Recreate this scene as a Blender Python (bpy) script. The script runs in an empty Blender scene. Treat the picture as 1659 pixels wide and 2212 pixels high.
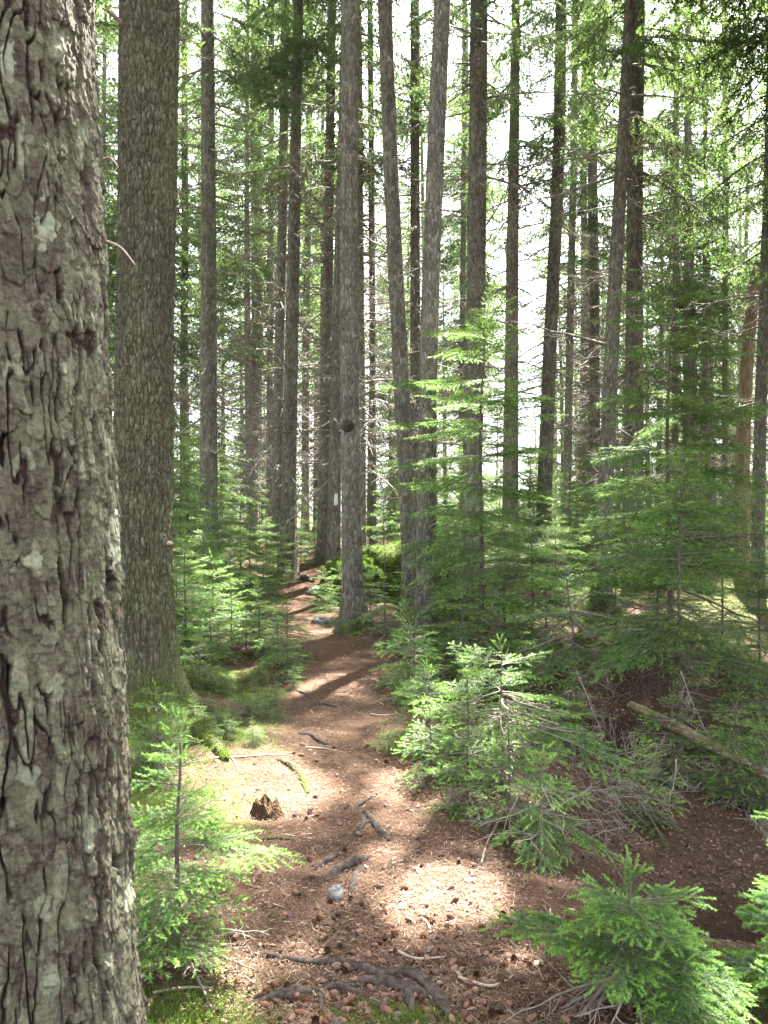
import bpy, math, random
import numpy as np
from mathutils import Vector, Matrix

# ------------------------------------------------------------------ camera, sky, sun, exposure
S = bpy.context.scene
COL = S.collection
rng = np.random.default_rng(11)
random.seed(5)
EYE = 1.6
cam = bpy.data.objects.new('camera', bpy.data.cameras.new('camera'))
COL.objects.link(cam)
cam.location = (0, 0, EYE)
cam.rotation_euler = (math.radians(90), 0, 0)
cam.data.sensor_fit = 'VERTICAL'
cam.data.sensor_height = 36
cam.data.lens = 28
cam.data.clip_start = 0.05
cam.data.clip_end = 1500
S.camera = cam

SUN_EL, SUN_AZ = math.radians(58), math.radians(24)      # azimuth clockwise from +Y
SUN = np.array([math.sin(SUN_AZ) * math.cos(SUN_EL), math.cos(SUN_AZ) * math.cos(SUN_EL), math.sin(SUN_EL)])
w = bpy.data.worlds.new('World')
S.world = w
w.use_nodes = True
nt = w.node_tree
bg = nt.nodes['Background']
sky = nt.nodes.new('ShaderNodeTexSky')
sky.sky_type = 'NISHITA'
sky.sun_disc = False
sky.sun_elevation = SUN_EL
sky.sun_rotation = SUN_AZ
sky.dust_density = 3.0
hs_ = nt.nodes.new('ShaderNodeHueSaturation')           # bright hazy sky, nearly white
hs_.inputs['Saturation'].default_value = .28
nt.links.new(sky.outputs[0], hs_.inputs['Color'])
nt.links.new(hs_.outputs[0], bg.inputs[0])
bg.inputs[1].default_value = 0.075
sl = bpy.data.lights.new('sun', 'SUN')
sl.energy = 5.0
sl.angle = math.radians(0.53)
sl.color = (1.0, 0.955, 0.88)
so = bpy.data.objects.new('sun', sl)
COL.objects.link(so)
so.rotation_euler = Vector(-SUN).to_track_quat('-Z', 'Y').to_euler()
S.view_settings.view_transform = 'Standard'
S.view_settings.look = 'None'
S.view_settings.gamma = 1
S.view_settings.exposure = 3.95
S.render.engine = 'CYCLES'
cy = S.cycles
cy.max_bounces = 8
cy.diffuse_bounces = 4
cy.glossy_bounces = 2
cy.transmission_bounces = 5
cy.transparent_max_bounces = 4
cy.caustics_reflective = False
cy.caustics_refractive = False
cy.sample_clamp_indirect = 8
cy.use_denoising = True

# ------------------------------------------------------------------ helpers
F, CX, CY = 1720.4, 829.5, 1106.0          # the photograph read at 1659 x 2212


def fract(a):
    return a - np.floor(a)


def hsh(i, j, s):
    return fract(np.sin(i * 127.1 + j * 311.7 + s * 74.7) * 43758.5453)


def vnoise(u, v, s=0):
    u = np.asarray(u, float); v = np.asarray(v, float)
    i, j = np.floor(u), np.floor(v)
    a, b = u - i, v - j
    a = a * a * (3 - 2 * a); b = b * b * (3 - 2 * b)
    return ((hsh(i, j, s) * (1 - a) + hsh(i + 1, j, s) * a) * (1 - b)
            + (hsh(i, j + 1, s) * (1 - a) + hsh(i + 1, j + 1, s) * a) * b)


def fbm(u, v, s=0, o=4):
    r, am, t = 0, .5, 0
    for k in range(o):
        r = r + am * vnoise(u * 2 ** k + 17 * k, v * 2 ** k - 9 * k, s + k); t += am; am *= .5
    return r / t


def voro(u, v, s=0):
    i0, j0 = np.floor(u), np.floor(v)
    f1 = np.full(u.shape, 9.); f2 = f1.copy(); idv = np.zeros(u.shape); dv = np.zeros(u.shape)
    for di in (-1, 0, 1):
        for dj in (-1, 0, 1):
            i, j = i0 + di, j0 + dj
            pu = i + .1 + .8 * hsh(i, j, s); pv = j + .1 + .8 * hsh(i, j, s + 3)
            d = np.hypot(u - pu, v - pv)
            n = d < f1
            f2 = np.where(n, f1, np.minimum(f2, d))
            idv = np.where(n, hsh(i, j, s + 7), idv)
            dv = np.where(n, v - pv, dv)
            f1 = np.where(n, d, f1)
    return f1, f2, idv, dv


def sstep(a, b, x):
    t = np.clip((np.asarray(x, float) - a) / (b - a), 0, 1)
    return t * t * (3 - 2 * t)


PY = np.array([0, 2.5, 3.1, 3.7, 4.6, 5.6, 7.0, 9.4, 11.3, 14.2, 17.9, 22, 30])
PX = np.array([.0, .03, .09, -.04, -.19, -.22, -.34, -.59, -1.05, -1.6, -1.8, -2.6, -5])


def path_x(y):
    return np.interp(y, PY, PX)


def hgt(x, y):
    x = np.asarray(x, float); y = np.asarray(y, float)
    d = x - path_x(y)
    h = .55 * sstep(11, 21, y) + .1 * sstep(20, 40, y)
    h = h + (.16 + .42 * sstep(5, 15, y)) * sstep(.45, 2.2, -d)
    h = h - .42 * sstep(.75, 1.9, d) * sstep(2.7, 3.6, y) * (1 - sstep(6.5, 11, y))
    h = h - 1.05 * np.exp(-((((x - 1.65) / .55) ** 2 + ((y - 3.8) / .36) ** 2) ** 1.6))
    off = sstep(.35, .9, np.abs(d))
    h = h + (fbm(x * .9 + 40, y * .9, 2, 3) - .5) * (.05 + .16 * off)
    h = h + (fbm(x * 5 + 4, y * 5, 5, 3) - .5) * (.03 + .03 * off)
    return h


def hz(x, y):
    return float(hgt(x, y))


def G(px, py):
    Y = 1.6
    while Y < 80:
        z = EYE - (py - CY) / F * Y
        if z <= hz((px - CX) / F * Y, Y):
            break
        Y += .02
    x = (px - CX) / F * Y
    return np.array([x, Y, hz(x, Y)])


def P(px, py, Y):
    return np.array([(px - CX) / F * Y, Y, EYE - (py - CY) / F * Y])


def mesh(name, V, faces, mats, midx=None, attrs=None, smooth=False):
    """faces: list of int arrays (n,3) or (n,4); midx: list of arrays, one per entry"""
    me = bpy.data.meshes.new(name)
    V = np.ascontiguousarray(V, np.float32)
    me.vertices.add(len(V)); me.vertices.foreach_set('co', V.ravel())
    li = np.concatenate([f.ravel() for f in faces]).astype(np.int32)
    tot = np.concatenate([np.full(len(f), f.shape[1]) for f in faces]).astype(np.int32)
    st = np.concatenate([[0], np.cumsum(tot)[:-1]]).astype(np.int32)
    me.loops.add(len(li)); me.loops.foreach_set('vertex_index', li)
    me.polygons.add(len(tot)); me.polygons.foreach_set('loop_start', st)
    me.polygons.foreach_set('loop_total', tot)
    if midx is not None:
        me.polygons.foreach_set('material_index', np.concatenate(midx).astype(np.int32))
    if smooth:
        me.polygons.foreach_set('use_smooth', np.ones(len(tot), bool))
    for k, a in (attrs or {}).items():
        at = me.attributes.new(k, 'FLOAT', 'POINT')
        at.data.foreach_set('value', np.ascontiguousarray(a, np.float32))
    for m in mats:
        me.materials.append(m)
    me.update(calc_edges=True)
    return me


def link(name, me, parent=None, loc=None):
    o = bpy.data.objects.new(name, me)
    COL.objects.link(o)
    if parent is not None:
        o.parent = parent
    if loc is not None:
        o.location = loc
    return o


def tag(o, label=None, cat=None, group=None, kind=None):
    if label: o['label'] = label
    if cat: o['category'] = cat
    if group: o['group'] = group
    if kind: o['kind'] = kind
    return o


def thing(name, loc, label, cat, group=None):
    return tag(link(name, None, None, loc), label, cat, group)


def copy_tree(root, loc, rz, sc, label=None, group=None):
    r = root.copy(); COL.objects.link(r)
    r.location = loc; r.rotation_euler = (0, 0, rz); r.scale = (sc, sc, sc)
    if label: r['label'] = label
    if group: r['group'] = group
    for ch in list(root.children):
        c = ch.copy(); COL.objects.link(c); c.parent = r
    return r


class Tri:
    """collects triangles"""
    def __init__(s):
        s.V, s.F, s.M, s.T, s.n = [], [], [], [], 0

    def add(s, V, Fc, m=0, t=0.5):
        V = np.asarray(V, float); Fc = np.asarray(Fc, int)
        s.V.append(V); s.F.append(Fc + s.n); s.n += len(V)
        s.M.append(np.full(len(Fc), m) if np.isscalar(m) else m)
        s.T.append(np.full(len(V), t) if np.isscalar(t) else t)

    def data(s):
        return (np.concatenate(s.V), np.concatenate(s.F), np.concatenate(s.M), np.concatenate(s.T))

    def add_data(s, d, R=None, t=None, tint=None):
        V = d[0] if R is None else d[0] @ R.T
        if t is not None: V = V + t
        s.add(V, d[1], d[2], d[3] if tint is None else np.clip(d[3] + tint, 0, 1))

    def mesh(s, name, mats, smooth=False):
        V, Fc, M, T = s.data()
        return mesh(name, V, [Fc], mats, [M], {'tint': T}, smooth)


def norm(a):
    return a / np.maximum(np.linalg.norm(a, axis=-1, keepdims=True), 1e-9)


def tubes(P0, P1, r0, r1, k=3):
    """straight tapered sticks, vectorised -> V, F"""
    P0, P1 = np.asarray(P0, float), np.asarray(P1, float)
    n = len(P0)
    a = norm(P1 - P0)
    ref = np.where(np.abs(a[:, 2:3]) > .9, [[1., 0, 0]], [[0, 0, 1.]])
    u = norm(np.cross(a, ref)); v = np.cross(a, u)
    ang = np.arange(k) / k * 2 * np.pi
    ring = u[:, None] * np.cos(ang)[None, :, None] + v[:, None] * np.sin(ang)[None, :, None]
    V = np.concatenate([P0[:, None] + ring * np.reshape(r0, (-1, 1, 1)), P1[:, None] + ring * np.reshape(r1, (-1, 1, 1))], 1)
    i = np.arange(k); j = (i + 1) % k
    f = np.concatenate([np.stack([i, j, j + k], 1), np.stack([i, j + k, i + k], 1)])
    Fc = (np.arange(n) * 2 * k)[:, None, None] + f[None]
    return V.reshape(-1, 3), Fc.reshape(-1, 3)


def curve_tube(pts, rad, k=8, wob=0.0, seed=0, sub=4):
    """smooth bent tube with uneven thickness -> V, quads"""
    pts = np.asarray(pts, float); rad = np.asarray(rad, float)
    t = np.arange(len(pts)); tt = np.linspace(0, len(pts) - 1, (len(pts) - 1) * sub + 1)
    def cr(y):
        out = np.zeros((len(tt),) + y.shape[1:])
        for q, x in enumerate(tt):
            i = min(int(x), len(y) - 2); f = x - i
            p0, p1, p2, p3 = y[max(i - 1, 0)], y[i], y[i + 1], y[min(i + 2, len(y) - 1)]
            out[q] = .5 * (2 * p1 + (p2 - p0) * f + (2 * p0 - 5 * p1 + 4 * p2 - p3) * f * f + (3 * p1 - p0 - 3 * p2 + p3) * f ** 3)
        return out
    C = cr(pts); r = np.maximum(cr(rad[:, None])[:, 0], .001)
    a = norm(np.gradient(C, axis=0))
    ref = np.array([0, 0, 1.]) if abs(a[:, 2]).mean() < .8 else np.array([1., 0, 0])
    u = norm(np.cross(a, ref)); v = np.cross(a, u)
    th = np.arange(k) / k * 2 * np.pi
    arc = np.concatenate([[0], np.cumsum(np.linalg.norm(np.diff(C, axis=0), axis=1))])
    rr = r[:, None] * (1 + wob * (fbm(np.cos(th)[None] * 1.5 + arc[:, None] * 6 + seed, np.sin(th)[None] * 1.5 + arc[:, None] * 2.0, seed, 3) - .5) * 2)
    V = C[:, None] + (u[:, None] * np.cos(th)[None, :, None] + v[:, None] * np.sin(th)[None, :, None]) * rr[..., None]
    n = len(C)
    i = np.arange(n - 1)[:, None] * k; q = np.arange(k)[None]; q2 = (q + 1) % k
    Fq = np.stack([i + q, i + q2, i + k + q2, i + k + q], -1).reshape(-1, 4)
    V = np.concatenate([V.reshape(-1, 3), C[:1], C[-1:]])
    c0 = n * k
    e0 = np.stack([np.full(k, c0), (np.arange(k) + 1) % k, np.arange(k)], 1)
    e1 = np.stack([np.full(k, c0 + 1), (n - 1) * k + np.arange(k), (n - 1) * k + (np.arange(k) + 1) % k], 1)
    return V, Fq, np.concatenate([e0, e1])


# ------------------------------------------------------------------ materials
def new_mat(name):
    m = bpy.data.materials.new(name); m.use_nodes = True
    n = m.node_tree.nodes; n.clear()
    out = n.new('ShaderNodeOutputMaterial')
    return m, n, m.node_tree.links, out


def nd(n, kind, **kw):
    a = n.new(kind)
    for k, v in kw.items():
        if k in a.inputs: a.inputs[k].default_value = v
        else: setattr(a, k, v)
    return a


def ramp(n, stops):
    r = n.new('ShaderNodeValToRGB')
    el = r.color_ramp.elements
    while len(el) < len(stops): el.new(.5)
    for e, (p, c) in zip(el, stops):
        e.position = p; e.color = (*c, 1) if len(c) == 3 else c
    return r


def mixc(n, l, fac, a, b, mode='MIX'):
    m = n.new('ShaderNodeMix'); m.data_type = 'RGBA'; m.blend_type = mode
    for s, v in ((m.inputs[0], fac), (m.inputs[6], a), (m.inputs[7], b)):
        if hasattr(v, 'links'): l.new(v, s)
        elif isinstance(v, (int, float)): s.default_value = v
        else: s.default_value = (*v, 1)
    return m.outputs[2]


def attr(n, name):
    a = n.new('ShaderNodeAttribute'); a.attribute_name = name
    return a.outputs['Fac']


def foliage(name, ca, cb, transl=.45, rough=.5, tcol=(.20, .33, .05)):
    m, n, l, out = new_mat(name)
    oi = n.new('ShaderNodeObjectInfo')
    c = mixc(n, l, attr(n, 'tint'), ca, cb)
    hs = nd(n, 'ShaderNodeHueSaturation'); l.new(c, hs.inputs['Color'])
    mr = nd(n, 'ShaderNodeMapRange'); mr.inputs[3].default_value = .8; mr.inputs[4].default_value = 1.2
    l.new(oi.outputs['Random'], mr.inputs[0]); l.new(mr.outputs[0], hs.inputs['Value'])
    p = nd(n, 'ShaderNodeBsdfPrincipled', Roughness=rough); p.inputs['Specular IOR Level'].default_value = .4
    l.new(hs.outputs[0], p.inputs['Base Color'])
    t = n.new('ShaderNodeBsdfTranslucent')
    tc = mixc(n, l, .5, hs.outputs[0], tcol); l.new(tc, t.inputs[0])
    mx = n.new('ShaderNodeMixShader'); mx.inputs[0].default_value = transl
    l.new(p.outputs[0], mx.inputs[1]); l.new(t.outputs[0], mx.inputs[2]); l.new(mx.outputs[0], out.inputs[0])
    return m


M_NEEDLE = foliage('needles_dark', (.050, .104, .031), (.105, .185, .05))
M_TIP = foliage('needles_new', (.15, .29, .055), (.25, .42, .09), .42)
M_FIRBLUE = foliage('needles_fir', (.05, .11, .055), (.10, .19, .10), .35, .3)
M_CANOPY = foliage('canopy_needles', (.040, .072, .030), (.075, .125, .045), .5, .5, (.20, .32, .06))
M_CANTIP = foliage('canopy_tips', (.09, .155, .045), (.14, .23, .06), .5, .5, (.22, .34, .07))
M_RUST = foliage('needles_dead', (.22, .09, .035), (.3, .14, .06), .3)
M_MOSSB = foliage('moss_blades', (.055, .095, .012), (.15, .21, .03), .35, .7)
M_HERB = foliage('herb_leaves', (.06, .13, .03), (.12, .22, .05), .4)


def bark(name, cols, scale=(32, 32, 11), flecks=.25, moss=(.07, .09, .02), bump=.02, rough=.95):
    m, n, l, out = new_mat(name)
    tc = n.new('ShaderNodeTexCoord'); mp = n.new('ShaderNodeMapping')
    mp.inputs['Scale'].default_value = scale
    l.new(tc.outputs['Object'], mp.inputs[0])
    nz = nd(n, 'ShaderNodeTexNoise', Scale=.9, Detail=6); l.new(mp.outputs[0], nz.inputs['Vector'])
    wv = mixc(n, l, .85, mp.outputs[0], nz.outputs['Color'], 'ADD')
    vo = n.new('ShaderNodeTexVoronoi'); vo.feature = 'DISTANCE_TO_EDGE'; vo.inputs['Scale'].default_value = 1
    vc = n.new('ShaderNodeTexVoronoi'); vc.inputs['Scale'].default_value = 1
    l.new(wv, vo.inputs['Vector']); l.new(wv, vc.inputs['Vector'])
    sep = n.new('ShaderNodeSeparateColor'); l.new(vc.outputs['Color'], sep.inputs[0])
    r = ramp(n, [(0, cols[0]), (.45, cols[1]), (.8, cols[2]), (1, cols[3])]); l.new(sep.outputs[0], r.inputs[0])
    n2 = nd(n, 'ShaderNodeTexNoise', Scale=2.2, Detail=6); l.new(tc.outputs['Object'], n2.inputs['Vector'])
    c = mixc(n, l, .55, r.outputs[0], ramp_of(n, l, n2.outputs[0], [(.3, (.36, .34, .33)), (.7, (.68, .68, .60))]), 'OVERLAY')
    # pale lichen flecks
    n3 = nd(n, 'ShaderNodeTexNoise', Scale=1.1, Detail=8, Roughness=.75); l.new(mp.outputs[0], n3.inputs['Vector'])
    fr = ramp(n, [(.60, (0, 0, 0)), (.68, (1, 1, 1))]); l.new(n3.outputs[0], fr.inputs[0])
    fm = nd(n, 'ShaderNodeMath', operation='MULTIPLY'); fm.inputs[1].default_value = flecks * 2.2
    l.new(fr.outputs[0], fm.inputs[0])
    c = mixc(n, l, fm.outputs[0], c, (.33, .35, .30))
    # moss where the vertex attribute says
    ma = nd(n, 'ShaderNodeMath', operation='MULTIPLY'); l.new(attr(n, 'moss'), ma.inputs[0])
    mr = ramp(n, [(.38, (0, 0, 0)), (.55, (1, 1, 1))]); l.new(n2.outputs[0], mr.inputs[0]); l.new(mr.outputs[0], ma.inputs[1])
    c = mixc(n, l, ma.outputs[0], c, moss)
    er = ramp(n, [(0, (0, 0, 0)), (.22, (1, 1, 1))]); l.new(vo.outputs['Distance'], er.inputs[0])
    n4 = nd(n, 'ShaderNodeTexNoise', Scale=3, Detail=6); l.new(mp.outputs[0], n4.inputs['Vector'])
    hh = nd(n, 'ShaderNodeMath', operation='ADD'); l.new(er.outputs[0], hh.inputs[0]); l.new(n4.outputs[0], hh.inputs[1])
    c = mixc(n, l, ramp_of(n, l, vo.outputs['Distance'], [(0, (.75, .75, .75)), (.13, (0, 0, 0))]), c, mixc(n, l, .5, c, (.035, .026, .02)))
    b = nd(n, 'ShaderNodeBump', Strength=1.0, Distance=bump); l.new(hh.outputs[0], b.inputs['Height'])
    p = nd(n, 'ShaderNodeBsdfPrincipled', Roughness=rough); p.inputs['Specular IOR Level'].default_value = .15
    l.new(c, p.inputs['Base Color']); l.new(b.outputs[0], p.inputs['Normal']); l.new(p.outputs[0], out.inputs[0])
    return m


def ramp_of(n, l, sock, stops):
    r = ramp(n, stops); l.new(sock, r.inputs[0]); return r.outputs[0]


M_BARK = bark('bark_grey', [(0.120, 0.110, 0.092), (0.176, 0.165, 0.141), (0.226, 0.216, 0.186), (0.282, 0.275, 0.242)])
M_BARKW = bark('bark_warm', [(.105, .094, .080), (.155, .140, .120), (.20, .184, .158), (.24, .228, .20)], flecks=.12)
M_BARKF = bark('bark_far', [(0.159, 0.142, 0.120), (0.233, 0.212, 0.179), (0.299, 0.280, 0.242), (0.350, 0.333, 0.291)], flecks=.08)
M_BARK2 = bark('bark_olive', [(.068, .064, .042), (.098, .094, .062), (.118, .116, .080), (.16, .16, .115)], scale=(46, 46, 15), flecks=.2, bump=.010)
M_SNAG = bark('snag_wood', [(.15, .115, .075), (.20, .155, .105), (.24, .19, .13), (.27, .22, .16)], scale=(30, 30, 5), flecks=.05, bump=.01)
M_LOG = bark('log_wood', [(.11, .085, .055), (.15, .118, .078), (.19, .155, .105), (.23, .195, .14)], scale=(14, 14, 50), flecks=.1, bump=.008)


def plain(name, c, c2, sc=30, rough=.9, bump=0.003):
    m, n, l, out = new_mat(name)
    tc = n.new('ShaderNodeTexCoord')
    nz = nd(n, 'ShaderNodeTexNoise', Scale=sc, Detail=6); l.new(tc.outputs['Object'], nz.inputs['Vector'])
    r = ramp(n, [(.35, c), (.65, c2)]); l.new(nz.outputs[0], r.inputs[0])
    b = nd(n, 'ShaderNodeBump', Strength=.8, Distance=bump); l.new(nz.outputs[0], b.inputs['Height'])
    p = nd(n, 'ShaderNodeBsdfPrincipled', Roughness=rough); p.inputs['Specular IOR Level'].default_value = .2
    l.new(r.outputs[0], p.inputs['Base Color']); l.new(b.outputs[0], p.inputs['Normal']); l.new(p.outputs[0], out.inputs[0])
    return m


M_ROOT = plain('root_bark', (.026, .019, .016), (.085, .066, .055), 45, .95, .010)
M_TWIG = plain('twig_wood', (.13, .105, .085), (.20, .17, .14))
M_DEADTWIG = plain('dead_branch_wood', (.12, .10, .085), (.26, .235, .20), 12)
M_PALETWIG = plain('pale_stick_wood', (.26, .2, .15), (.38, .31, .25), 20)
M_STEM = plain('sapling_bark', (.075, .055, .045), (.12, .095, .078))
M_WHITE = plain('white_blaze_paint', (.7, .72, .7), (.5, .52, .5), 60)
M_CUT = plain('cut_end_wood', (.26, .21, .14), (.34, .28, .2), 40)


def cone_mat():
    m, n, l, out = new_mat('cone_scales')
    oi = n.new('ShaderNodeObjectInfo')
    r = ramp(n, [(0, (.07, .035, .025)), (.35, (.16, .07, .04)), (.7, (.24, .115, .06)), (1, (.20, .14, .10))])
    l.new(oi.outputs['Random'], r.inputs[0])
    c = mixc(n, l, attr(n, 'tint'), (.04, .02, .014), r.outputs[0])
    p = nd(n, 'ShaderNodeBsdfPrincipled', Roughness=.6); l.new(c, p.inputs['Base Color']); l.new(p.outputs[0], out.inputs[0])
    return m


M_CONE = cone_mat()


def litter_mat():
    m, n, l, out = new_mat('needle_litter')
    r = ramp(n, [(0, (.05, .03, .022)), (.3, (.10, .058, .04)), (.65, (.16, .098, .066)), (.9, (.24, .16, .115)), (1, (.38, .29, .22))])
    l.new(attr(n, 'tint'), r.inputs[0])
    p = nd(n, 'ShaderNodeBsdfPrincipled', Roughness=.7); p.inputs['Specular IOR Level'].default_value = .25
    l.new(r.outputs[0], p.inputs['Base Color']); l.new(p.outputs[0], out.inputs[0])
    return m


M_LITTER = litter_mat()


def ground_mat():
    m, n, l, out = new_mat('forest_floor')
    tc = n.new('ShaderNodeTexCoord')
    def nz(s, d=6, ro=.6):
        a = nd(n, 'ShaderNodeTexNoise', Scale=s, Detail=d, Roughness=ro); l.new(tc.outputs['Object'], a.inputs['Vector']); return a.outputs[0]
    fine, mid, big = nz(170, 4, .7), nz(26), nz(2.3)
    cf = ramp_of(n, l, fine, [(.25, (.042, .025, .018)), (.45, (.094, .057, .036)), (.6, (.155, .099, .066)), (.8, (.26, .175, .13))])
    cm = ramp_of(n, l, mid, [(.3, (.62, .58, .56)), (.7, (1, 1, 1))])
    c = mixc(n, l, .8, cf, cm, 'MULTIPLY')
    cb = ramp_of(n, l, big, [(.3, (.8, .72, .68)), (.7, (1.0, .97, .95))])
    c = mixc(n, l, .8, c, cb, 'MULTIPLY')
    # dark duff off the path, its colour deepened to suggest the bank's shade
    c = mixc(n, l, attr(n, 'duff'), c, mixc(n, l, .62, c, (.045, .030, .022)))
    mn = ramp_of(n, l, mid, [(.36, (0, 0, 0)), (.56, (1, 1, 1))])
    mk = nd(n, 'ShaderNodeMath', operation='MULTIPLY'); l.new(attr(n, 'moss'), mk.inputs[0]); l.new(mn, mk.inputs[1])
    mc = ramp_of(n, l, fine, [(.3, (.03, .05, .01)), (.7, (.10, .15, .025))])
    c = mixc(n, l, mk.outputs[0], c, mc)
    hb = nd(n, 'ShaderNodeMath', operation='MULTIPLY_ADD'); hb.inputs[1].default_value = 3.0
    l.new(mid, hb.inputs[0]); l.new(fine, hb.inputs[2])
    b = nd(n, 'ShaderNodeBump', Strength=.9, Distance=.008); l.new(hb.outputs[0], b.inputs['Height'])
    p = nd(n, 'ShaderNodeBsdfPrincipled', Roughness=.95); p.inputs['Specular IOR Level'].default_value = .12
    l.new(c, p.inputs['Base Color']); l.new(b.outputs[0], p.inputs['Normal']); l.new(p.outputs[0], out.inputs[0])
    return m


M_GROUND = ground_mat()


def rock_mat():
    m, n, l, out = new_mat('mossy_stone')
    tc = n.new('ShaderNodeTexCoord')
    a = nd(n, 'ShaderNodeTexNoise', Scale=9, Detail=8); l.new(tc.outputs['Object'], a.inputs['Vector'])
    f = nd(n, 'ShaderNodeTexNoise', Scale=60, Detail=4); l.new(tc.outputs['Object'], f.inputs['Vector'])
    c = ramp_of(n, l, a.outputs[0], [(.3, (.10, .10, .095)), (.6, (.22, .215, .2)), (.8, (.34, .34, .31))])
    mc = ramp_of(n, l, a.outputs[0], [(.3, (.02, .032, .007)), (.5, (.05, .07, .013)), (.7, (.10, .13, .022))])
    ad = nd(n, 'ShaderNodeMath', operation='ADD'); l.new(attr(n, 'moss'), ad.inputs[0])
    sb = nd(n, 'ShaderNodeMath', operation='SUBTRACT'); l.new(a.outputs[0], sb.inputs[0]); sb.inputs[1].default_value = .5
    l.new(sb.outputs[0], ad.inputs[1])
    mk = ramp_of(n, l, ad.outputs[0], [(.42, (0, 0, 0)), (.56, (1, 1, 1))])
    c = mixc(n, l, mk, c, mc)
    b = nd(n, 'ShaderNodeBump', Strength=1, Distance=.03); l.new(f.outputs[0], b.inputs['Height'])
    p = nd(n, 'ShaderNodeBsdfPrincipled', Roughness=.95); p.inputs['Specular IOR Level'].default_value = .15
    l.new(c, p.inputs['Base Color']); l.new(b.outputs[0], p.inputs['Normal']); l.new(p.outputs[0], out.inputs[0])
    return m


M_ROCK = rock_mat()


def bark1_mat():
    """close plated bark: plate colour by a per-plate value, scaly lichen by a mask"""
    m, n, l, out = new_mat('bark_plates')
    tc = n.new('ShaderNodeTexCoord')
    r = ramp(n, [(0, (.058, .044, .035)), (.3, (.084, .068, .053)), (.6, (.112, .100, .074)), (.85, (.138, .134, .095)), (1, (.18, .188, .132))])
    l.new(attr(n, 'plate'), r.inputs[0])
    a = nd(n, 'ShaderNodeTexNoise', Scale=110, Detail=9, Roughness=.8); l.new(tc.outputs['Object'], a.inputs['Vector'])
    q = nd(n, 'ShaderNodeTexNoise', Scale=17, Detail=9, Roughness=.72); l.new(tc.outputs['Object'], q.inputs['Vector'])
    c = mixc(n, l, .9, r.outputs[0], ramp_of(n, l, a.outputs[0], [(.32, (.10, .09, .09)), (.5, (.48, .46, .44)), (.68, (.92, .90, .88))]), 'OVERLAY')
    gm = ramp_of(n, l, q.outputs[0], [(.45, (0, 0, 0)), (.57, (1, 1, 1))])
    g2 = nd(n, 'ShaderNodeMath', operation='MULTIPLY'); l.new(gm, g2.inputs[0]); g2.inputs[1].default_value = .5
    c = mixc(n, l, g2.outputs[0], c, mixc(n, l, a.outputs[0], (.08, .09, .045), (.22, .235, .15)))
    fr = ramp_of(n, l, attr(n, 'fresh'), [(.2, (0, 0, 0)), (.9, (1, 1, 1))])
    c = mixc(n, l, fr, c, (.055, .035, .028))
    c = mixc(n, l, attr(n, 'lichen'), c, mixc(n, l, a.outputs[0], (.15, .165, .10), (.40, .42, .31)))
    b = nd(n, 'ShaderNodeBump', Strength=1.0, Distance=.007); l.new(a.outputs[0], b.inputs['Height'])
    p = nd(n, 'ShaderNodeBsdfPrincipled', Roughness=.9); p.inputs['Specular IOR Level'].default_value = .18
    l.new(c, p.inputs['Base Color']); l.new(b.outputs[0], p.inputs['Normal']); l.new(p.outputs[0], out.inputs[0])
    return m


M_BARK1 = bark1_mat()

# ------------------------------------------------------------------ the ground
def axis(lo, hi, a, b, fine, grow=1.09, cap=6):
    mid = list(np.arange(a, b, fine)); s, x = fine, b
    while x < hi: mid.append(x); s = min(s * grow, cap); x += s
    mid.append(hi); s, x, pre = fine, a, []
    while x > lo:
        s = min(s * grow, cap); x -= s; pre.append(x)
    return np.array(sorted(pre + mid))


gx, gy = axis(-260, 260, -3.0, 3.6, .03), axis(-60, 420, 1.8, 9.5, .03)
X, Y = np.meshgrid(gx, gy)
Z = hgt(X, Y)
nx, ny = len(gx), len(gy)
D = X - path_x(Y)


PATCH = G(545, 1690)       # dry bare needles, ground kept paler to brighten the sunlit spot by the path


def moss_mask(X, Y):
    D = X - path_x(Y)
    m = .85 * sstep(.38, .75, -D) * sstep(.40, .5, fbm(X * 1.7, Y * 1.7, 21, 3)) * (Y > 3.9)
    m = np.maximum(m, .9 * np.exp(-(((X + 1.25) / .5) ** 2 + ((Y - 5.1) / .6) ** 2)))
    m = np.maximum(m, 1.2 * np.exp(-(((X + .62) / .3) ** 2 + ((Y - 2.35) / .35) ** 2)))
    m = np.maximum(m, .9 * np.exp(-(((X - .0) / .25) ** 2 + ((Y - 2.5) / .12) ** 2)))
    m = np.maximum(m, .95 * np.exp(-(((X - 1.3) / .45) ** 2 + ((Y - 2.75) / .25) ** 2)))
    m = np.maximum(m, .8 * sstep(.9, 1.6, np.abs(D)) * sstep(9, 13, Y) * (fbm(X * .8, Y * .8, 9, 3) > .45))
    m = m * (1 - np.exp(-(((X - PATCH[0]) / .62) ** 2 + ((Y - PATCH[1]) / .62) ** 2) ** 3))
    return np.clip(m, 0, 1)


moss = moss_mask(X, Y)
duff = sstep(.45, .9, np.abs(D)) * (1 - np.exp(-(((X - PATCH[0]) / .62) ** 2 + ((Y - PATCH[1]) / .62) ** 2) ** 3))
i = np.arange((ny - 1))[:, None] * nx; j = np.arange(nx - 1)[None]
quads = np.stack([i + j, i + j + 1, i + nx + j + 1, i + nx + j], -1).reshape(-1, 4)
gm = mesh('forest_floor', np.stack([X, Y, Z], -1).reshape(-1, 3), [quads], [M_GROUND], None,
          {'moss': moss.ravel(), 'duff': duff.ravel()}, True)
tag(link('ground', gm), kind='structure', label='reddish brown needle covered forest floor with a worn path', cat='ground')

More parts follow.
